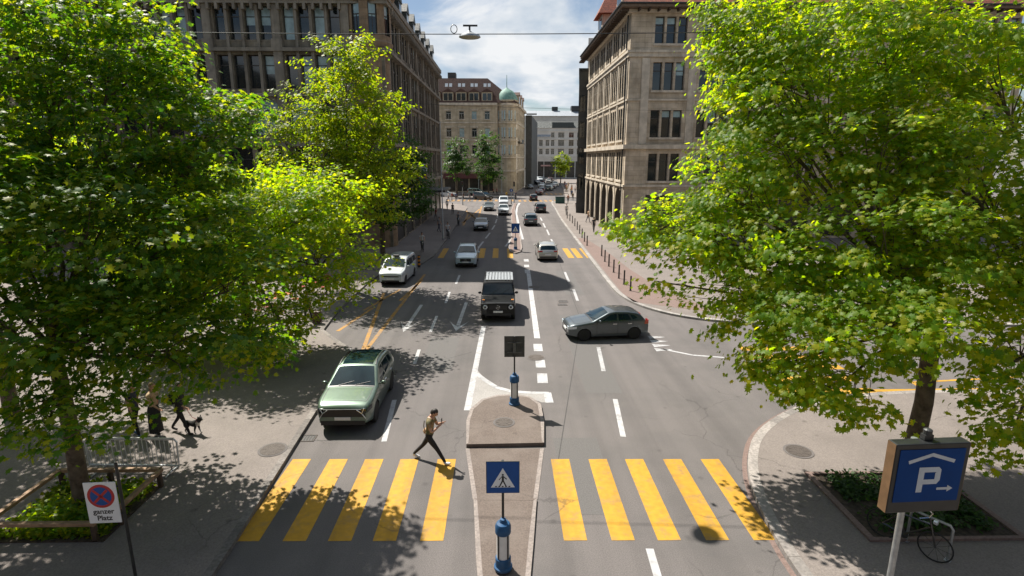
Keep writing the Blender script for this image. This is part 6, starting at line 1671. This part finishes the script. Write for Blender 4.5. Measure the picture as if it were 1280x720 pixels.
    rot = Matrix.Rotation(R(headtilt), 3, 'X'); piv = Vector((0, tor(1.55) - .02, 1.55)) * k
    hm2 = MB(); hm2.v = hm.v
    for f_ in hm.f:
        c = sum((Vector(hm.v[i]) for i in f_), Vector()) / len(f_) - hc
        if c.z > (.055 * k if c.y < -.03 * k else (-.12 if hairlong else -.03) * k): hm2.f.append(f_); hm2.m.append(0)
    if hairlong: hm2.ball(hc + Vector((0, .06, -.12)) * k, (.07 * k, .045 * k, .12 * k), 10)
    hm2.v = [tuple(rot @ (Vector(v) - piv) + piv) for v in hm2.v]
    ho = hm2.build('hair', M[hair], t, smooth=True); ho.location.z = -zmin
    if skirt:
        a = MB(); a.lathe([(.15, 1.02), (.185, .9), (.20, .6), (.22, .14), (.20, .14), (.18, .6)], n=18); a.v = [(x * k, y * .85 * k, z_ * k) for x, y, z_ in a.v]; q = a.build('skirt', legs, t, smooth=True); q.location.z = -zmin
    if bag:
        kind, m_ = bag
        if kind == 'backpack':
            a = MB(); a.box(-.15, .15, .10, .25, 1.05, 1.47); q = a.build('backpack', m_, t, bevel=.05); q.location.z = -zmin
            a = MB()
            for s in (-1, 1): a.tube([(s * .11, .12, 1.45), (s * .115, -.02, 1.50), (s * .12, -.12, 1.40), (s * .13, -.03, 1.12), (s * .13, .12, 1.1)], .014, 5)
            q = a.build('strap', m_, t); q.location.z = -zmin
        if kind == 'shoulder':
            a = MB(); a.box(.19, .30, -.12, .14, .85, 1.08); q = a.build('bag', m_, t, bevel=.03); q.location.z = -zmin
            a = MB(); a.tube([(.245, .0, 1.06), (.17, .06, 1.35), (-.05, .12, 1.47), (-.17, .02, 1.40)], .012, 5); q = a.build('strap', m_, t); q.location.z = -zmin
    return t, [(w * k + Vector((0, 0, -zmin)), d) for (w, d, s) in hands], -zmin

sage_t = cloth('olive', (.10, .10, .05)); blackc = cloth('black', (.016, .016, .017)); whitec = cloth('white', (.55, .55, .53)); greyc = cloth('grey', (.18, .18, .185)); navyc = cloth('navy', (.03, .035, .06)); tan = cloth('tan', (.40, .26, .15)); orangec = cloth('orange', (.5, .16, .05)); bluec = cloth('blue', (.06, .13, .28)); whsh = mat('white_trainers', (.62, .63, .65), .5, var=.05); darksh = mat('dark_shoes', (.03, .025, .022), .5, var=.1); redc = cloth('red', (.30, .05, .04)); khaki = cloth('khaki', (.24, .18, .09))

# the walker on the near crossing, reading a phone
wx, wy_ = -2.18, 15.15
w, hn, dz = person('man in olive and tan top and black trousers reading a phone at the near crossing', (wx, wy_), R(78), mat('olive_tan_shirt', (.30, .20, .10), .85, col2=(.085, .085, .035), scale=5.5, lo=.42, hi=.58, bump=.3), blackc, whsh,
    hip=(33, -30), knee=(6, 10), arm=(24, 20), elbow=(112, 108), spread=(14, 10), detail=True, z=.004, lean=5, headtilt=26, short_sleeve=True)
w.scale = (1.14, 1.14, 1.0)
ph_ = thing('phone', 'dark phone held up by the man at the near crossing', 'phone', w.location, R(78))
m_ = (hn[0][0] + hn[1][0]) / 2 + (hn[0][1] + hn[1][1]) * .06
a = MB(); a.box(m_.x - .04, m_.x + .04, m_.y - .012, m_.y, m_.z - .02, m_.z + .13); bo = a.build('case', M['black'], ph_, bevel=.004)
a = MB(); a.box(m_.x - .035, m_.x + .035, m_.y + .0005, m_.y + .002, m_.z - .012, m_.z + .122); a.build('screen', M['glass'], ph_)
bg_ = thing('bag', 'striped waist bag worn by the man at the near crossing', 'bag', w.location, R(78))
a = MB(); a.ball((.16, .10, .95 + dz), (.09, .16, .12), 12); a.build('pouch', tan, bg_, smooth=True)
a = MB(); a.tube([(.12, .05, 1.05 + dz), (.17, -.06, 1.25 + dz), (.10, -.12, 1.42 + dz)], .014, 5); a.tube([(.14, .2, .98 + dz), (0, .17, 1.2 + dz), (-.12, .1, 1.42 + dz)], .014, 5); a.build('strap', M['black'], bg_)

# pedestrians on the shaded pavement
x, y = G(197, 546, PZ)
person('person in black full length skirt and pale top walking past the crowd barrier', (x, y), R(80), cloth('sand', (.42, .30, .18)), blackc, greyc, hair='hair_fair', hip=(12, -10), knee=(3, 5), arm=(28, -8), elbow=(30, 5), skirt=True, hairlong=True)
x, y = G(172, 545, PZ)
person('person in dark clothes half hidden behind the barrier and the plane leaves', (x, y), R(75), navyc, blackc, bluec, hip=(14, -14), knee=(4, 8), arm=(10, -12), elbow=(10, 10))
x, y = G(229, 541, PZ)
px_, pyy = x, y
p_, ph2, dz2 = person('person in black walking a small dark dog beyond the barrier', (x, y), R(82), blackc, blackc, darksh, hip=(22, -24), knee=(4, 14), arm=(30, -10), elbow=(25, 10), short_sleeve=False, bag=('backpack', blackc))

def dog(label, loc, rz):
    t = thing('dog', label, 'dog', (loc[0], loc[1], PZ), rz)
    V = [(0, .20, .34), (0, .0, .335), (0, -.18, .36), (0, -.27, .45), (0, -.33, .52), (0, -.44, .49)]; Rr = [.085, .085, .10, .065, .065, .030]; E = [(i, i + 1) for i in range(5)]
    def add(p, r, par): V.append(p); Rr.append(r); E.append((par, len(V) - 1)); return len(V) - 1
    for s in (-1, 1):
        j = add((s * .07, -.18, .26), .045, 2); j = add((s * .07, -.17 - s * .03, .14), .026, j); j = add((s * .07, -.19 - s * .05, .03), .022, j); add((s * .07, -.24 - s * .05, .02), .022, j)
        j = add((s * .07, .18, .26), .055, 0); j = add((s * .07, .15 + s * .02, .18), .036, j); j = add((s * .07, .24 + s * .04, .12), .024, j); j = add((s * .07, .21 + s * .04, .03), .02, j); add((s * .07, .16 + s * .04, .02), .022, j)
    j = add((0, .29, .42), .028, 0); j = add((0, .36, .52), .022, j); add((0, .35, .60), .012, j)
    for s in (-1, 1): j = add((s * .05, -.31, .58), .022, 4); add((s * .075, -.31, .63), .010, j)
    me = skin_mesh(V, E, Rr, 1); fur = mat('black_fur', (.02, .018, .016), .9, var=.4, scale=30, bump=.4); wf = mat('white_fur', (.5, .48, .44), .9, var=.15, scale=30)
    me.materials.append(fur); me.materials.append(wf)
    for p in me.polygons:
        p.use_smooth = True; c = p.center
        if c.z < .10 or (c.y < -.22 and c.z < .40) or c.y < -.41: p.material_index = 1
    o = bpy.data.objects.new('body', me); C.objects.link(o); o.parent = t
    a = MB(); a.lathe([(.072, -.01), (.075, 0), (.072, .01)], c=(0, -.24, .43), axis='y', n=14); a.build('collar', M['red'], t)
    return t
dx, dy = G(241, 541, PZ)
dog('small black and white dog trotting on a lead beside the person in black', (dx, dy), R(80))
lead = MB(); hw = ph2[0][0]; hwv = Vector((px_, pyy, PZ)) + Matrix.Rotation(R(82), 3, 'Z') @ (hw + Vector((0, 0, 0)))
nd = Vector((dx, dy, PZ)) + Matrix.Rotation(R(80), 3, 'Z') @ Vector((0, -.24, .48))
mdl = hwv.lerp(nd, .5) - Vector((0, 0, .12)); lead.tube([hwv, mdl, nd], .008, 5); tag(lead.build('dog_lead', M['red']), 'thin lead between the walker in black and the dog', 'lead')

x, y = G(386, 404, PZ)
s1, hs, dzs = person('person in white shirt and dark trousers pulling a suitcase under the trees', (x, y), R(175), whitec, blackc, darksh, hip=(18, -18), knee=(5, 10), arm=(-14, 12), elbow=(8, 20), bag=('backpack', blackc))
sx, sy = G(397, 404, PZ)
sc_ = thing('suitcase', 'dark brown upright suitcase beside the person in the white shirt', 'suitcase', (sx, sy, PZ))
a = MB(); a.box(-.22, .22, -.13, .13, .05, .68); a.build('shell', cloth('suitcase', (.075, .035, .022), .5), sc_, bevel=.04)
a = MB(); a.tube([(-.12, .1, .68), (-.12, .1, 1.0), (.12, .1, 1.0), (.12, .1, .68)], .012, 6); a.build('handle', M['metal_grey'], sc_)
for wx_ in (-.18, .18):
    for wy2 in (-.1, .1):
        a = MB(); a.lathe([(.035, -.015), (.035, .015)], c=(wx_, wy2, .035), axis='x', n=10); a.build('wheel', M['black'], sc_)
x, y = G(411, 373, PZ)
person('person in orange top and blue jeans half hidden under the plane leaves', (x, y), R(10), orangec, navyc, whsh, hip=(10, -12), knee=(3, 6))

def cyclist(label, loc, rz, top, col, zz=.004):
    b = bicycle(label.replace('person', 'bicycle ridden by the person').replace(' cycling', ''), loc, rz, col, 'ridden bicycles', zz)
    t, _, dzc = person(label, loc, rz, top, blackc, darksh, hip=(62, 38), knee=(70, 48), arm=(52, 52), elbow=(8, 8), lean=18, z=zz)
    for ch in t.children: ch.location.z = .05; ch.location.y = .24
    return t
x, y = G(528, 314, PZ)
cyclist('person in white top cycling by the shaded office corner', (x, y), R(15), whitec, paint('bike_black', (.02, .02, .02)), PZ)
x, y = G(560, 298)
cyclist('person in pale top cycling past the tall mast', (x, y), R(20), whitec, paint('bike_black', (.02, .02, .02)))
x, y = G(573, 282)
cyclist('person in grey top cycling along the shaded kerb', (x, y), R(10), greyc, paint('bike_black', (.02, .02, .02)))
# a scooter rider at the far island
x, y = 2.9, 124.5
sc2 = thing('motor_scooter', 'dark motor scooter at the far junction', 'scooter', (x, y, .004), R(-10))
for yy in (-.6, .55):
    a = MB(); a.lathe([(.12, -.06), (.25, -.06), (.27, 0), (.25, .06), (.12, .06)], c=(0, yy, .27), axis='x', n=18); a.build('wheel', M['tyre'], sc2)
a = MB(); a.box(-.15, .15, -.1, .75, .35, .8); a.box(-.17, .17, -.5, -.42, .35, 1.0); a.box(-.14, .14, -.45, -.05, .33, .40); a.build('body', PT['navy'], sc2, bevel=.06)
a = MB(); a.box(-.14, .14, .0, .7, .81, .88); a.build('seat', M['black'], sc2, bevel=.03)
a = MB(); a.tube([(-.32, -.38, 1.08), (.32, -.38, 1.08)], .018, 6); a.build('handlebar', M['black'], sc2)
r_, _, _ = person('person in dark jacket riding the motor scooter', (x, y), R(-10), navyc, greyc, darksh, hip=(72, 72), knee=(80, 80), arm=(50, 50), elbow=(10, 10), lean=4, z=.004, short_sleeve=False)
for ch in r_.children: ch.location.z = -.06; ch.location.y = .25
person('person in yellow jacket standing by the far traffic light', (.9, 126), R(20), cloth('yellow', (.55, .36, .02)), navyc, darksh, z=.004, short_sleeve=False)

# sunlit pavement
for px, py, lab, tp, lg, rz in ((742, 290, 'person in black walking by the arcade columns', blackc, blackc, 185), (720.5, 265, 'person in dark jacket walking away on the sunlit pavement', navyc, greyc, 182), (708, 269, 'person in white top and black gilet at the end of the bollards', whitec, greyc, 4), (710, 254, 'person in orange top beside the street cabinet', orangec, blackc, 10)):
    x, y = G(px, py, PZ); person(lab, (x, y), R(rz), tp, lg, darksh, hip=(16, -18), knee=(4, 10))
# group at the far corner and the crowd beyond: every one placed singly
far = [(-9.8, 119.5, bluec, 'blue top on the far shaded corner'), (-10.8, 121, redc, 'dark red top on the far shaded corner'), (-11.4, 119.2, whitec, 'white top on the far shaded corner'), (-8.4, 120.5, blackc, 'black coat at the far corner kerb'), (-6.9, 119, greyc, 'grey top stepping onto the far crossing'),
       (-2.2, 138.5, redc, 'rose top before the cream house, first of the pair'), (-1.4, 138.8, cloth('rose', (.38, .17, .15)), 'pale rose top before the cream house, second of the pair')]
for i, (x, y, c, l) in enumerate(far): person('person in ' + l, (x, y), R(i * 57 % 360), c, (blackc, greyc, navyc)[i % 3], darksh, hip=(14, -14), knee=(4, 8), z=.004 if y < 141 else PZ)
cols = [('orange', orangec), ('white', whitec), ('blue', bluec), ('tan', tan), ('black', blackc), ('khaki', khaki), ('red', redc), ('grey', greyc)]
rr_ = random.Random(5)
for i in range(24):
    x = 15.6 + rr_.random() * 7.5; y = 124 + i * 2.4
    x = max(x, 15.2 + (y - 130) * .09)
    n_, c = cols[i % 8]
    where = ('close to the dark building', 'midway along the far pavement', 'near the small bright green tree')[min(2, i // 8)]
    person('person in %s top in the sunny crowd %s' % (n_, where), (x, y), R(rr_.choice((0, 180, 20, 200, 90))), c, (blackc, navyc, greyc, khaki)[i % 4], darksh, hip=(14, -14), knee=(4, 8), group='people in the far crowd')

for i, (px, py, lab, c) in enumerate(((566, 268, 'person in dark coat by the shopfronts at the far left kerb', blackc), (549, 290, 'person in grey top close to the shaded arcade', greyc), (545, 276, 'person in red top beside the shaded arcade', redc), (559, 262, 'person in white top walking towards the junction', whitec), (727, 262, 'person in blue top near the dark building', bluec), (716, 251, 'person in khaki top near the street cabinet', khaki), (724, 247, 'person in black top passing the dark building', blackc), (735, 278, 'person in tan top beside the arcade piers', tan))):
    x, y = G(px, py, PZ); person(lab, (x, y), R((i * 67) % 360), c, (blackc, navyc, greyc)[i % 3], darksh, hip=(15, -16), knee=(4, 9))
# ------------------------------------------------------------------ light
SUN_V = Vector((-0.47, 0.55, 1.0)).normalized()      # towards the sun
el = math.asin(SUN_V.z); az = math.atan2(SUN_V.x, SUN_V.y)
sun_d = bpy.data.lights.new('sun', 'SUN'); sun_d.energy = 5.0; sun_d.angle = R(.53); sun_d.color = (1.0, .94, .85)
sun = bpy.data.objects.new('sun', sun_d); C.objects.link(sun)
sun.rotation_euler = (-SUN_V).to_track_quat('-Z', 'Y').to_euler()
wd = bpy.data.worlds.new('World'); SC.world = wd; wd.use_nodes = True
nt = wd.node_tree; N = nt.nodes; L = nt.links
bg = N['Background']; bg.inputs['Strength'].default_value = 0.05
sky = N.new('ShaderNodeTexSky'); sky.sky_type = 'NISHITA'; sky.sun_disc = False
sky.sun_elevation = el; sky.sun_rotation = az; sky.air_density = 1.0; sky.dust_density = 0.6; sky.ozone_density = 1.2
tc_ = N.new('ShaderNodeTexCoord')
sep = N.new('ShaderNodeSeparateXYZ'); L.new(tc_.outputs['Generated'], sep.inputs[0])
ad = N.new('ShaderNodeMath'); ad.operation = 'ADD'; ad.inputs[1].default_value = .16; L.new(sep.outputs['Z'], ad.inputs[0])
mxm = N.new('ShaderNodeMath'); mxm.operation = 'MAXIMUM'; mxm.inputs[1].default_value = .05; L.new(ad.outputs[0], mxm.inputs[0])
dv = N.new('ShaderNodeVectorMath'); dv.operation = 'DIVIDE'; L.new(tc_.outputs['Generated'], dv.inputs[0])
cmb = N.new('ShaderNodeCombineXYZ')
for i in range(3): L.new(mxm.outputs[0], cmb.inputs[i])
L.new(cmb.outputs[0], dv.inputs[1])
mp = N.new('ShaderNodeMapping'); mp.inputs['Location'].default_value = (3.1, 1.7, 0); mp.inputs['Scale'].default_value = (1.0, .75, 1); L.new(dv.outputs[0], mp.inputs['Vector'])
nz = N.new('ShaderNodeTexNoise'); nz.inputs['Scale'].default_value = 1.25; nz.inputs['Detail'].default_value = 9; nz.inputs['Roughness'].default_value = .56; nz.inputs['Distortion'].default_value = .35
L.new(mp.outputs[0], nz.inputs['Vector'])
mr = N.new('ShaderNodeMapRange'); mr.interpolation_type = 'SMOOTHSTEP'; mr.inputs['From Min'].default_value = .43; mr.inputs['From Max'].default_value = .58; L.new(nz.outputs['Fac'], mr.inputs['Value'])
n2 = N.new('ShaderNodeTexNoise'); n2.inputs['Scale'].default_value = 3.2; n2.inputs['Detail'].default_value = 7; L.new(mp.outputs[0], n2.inputs['Vector'])
cr = N.new('ShaderNodeValToRGB'); cr.color_ramp.elements[0].position = .32; cr.color_ramp.elements[0].color = (4.6, 5.8, 7.2, 1); cr.color_ramp.elements[1].position = .62; cr.color_ramp.elements[1].color = (9.6, 9.8, 10.0, 1)
L.new(n2.outputs['Fac'], cr.inputs['Fac'])
mx_ = N.new('ShaderNodeMixRGB'); L.new(mr.outputs[0], mx_.inputs['Fac']); L.new(sky.outputs[0], mx_.inputs['Color1']); L.new(cr.outputs[0], mx_.inputs['Color2'])
L.new(mx_.outputs[0], bg.inputs['Color'])
SC.view_settings.view_transform = 'Standard'; SC.view_settings.look = 'None'; SC.view_settings.gamma = 1.0; SC.view_settings.exposure = 0.9
SC.view_settings.use_curve_mapping = False
SC.cycles.max_bounces = 8; SC.cycles.transmission_bounces = 5; SC.cycles.diffuse_bounces = 5; SC.cycles.transparent_max_bounces = 4
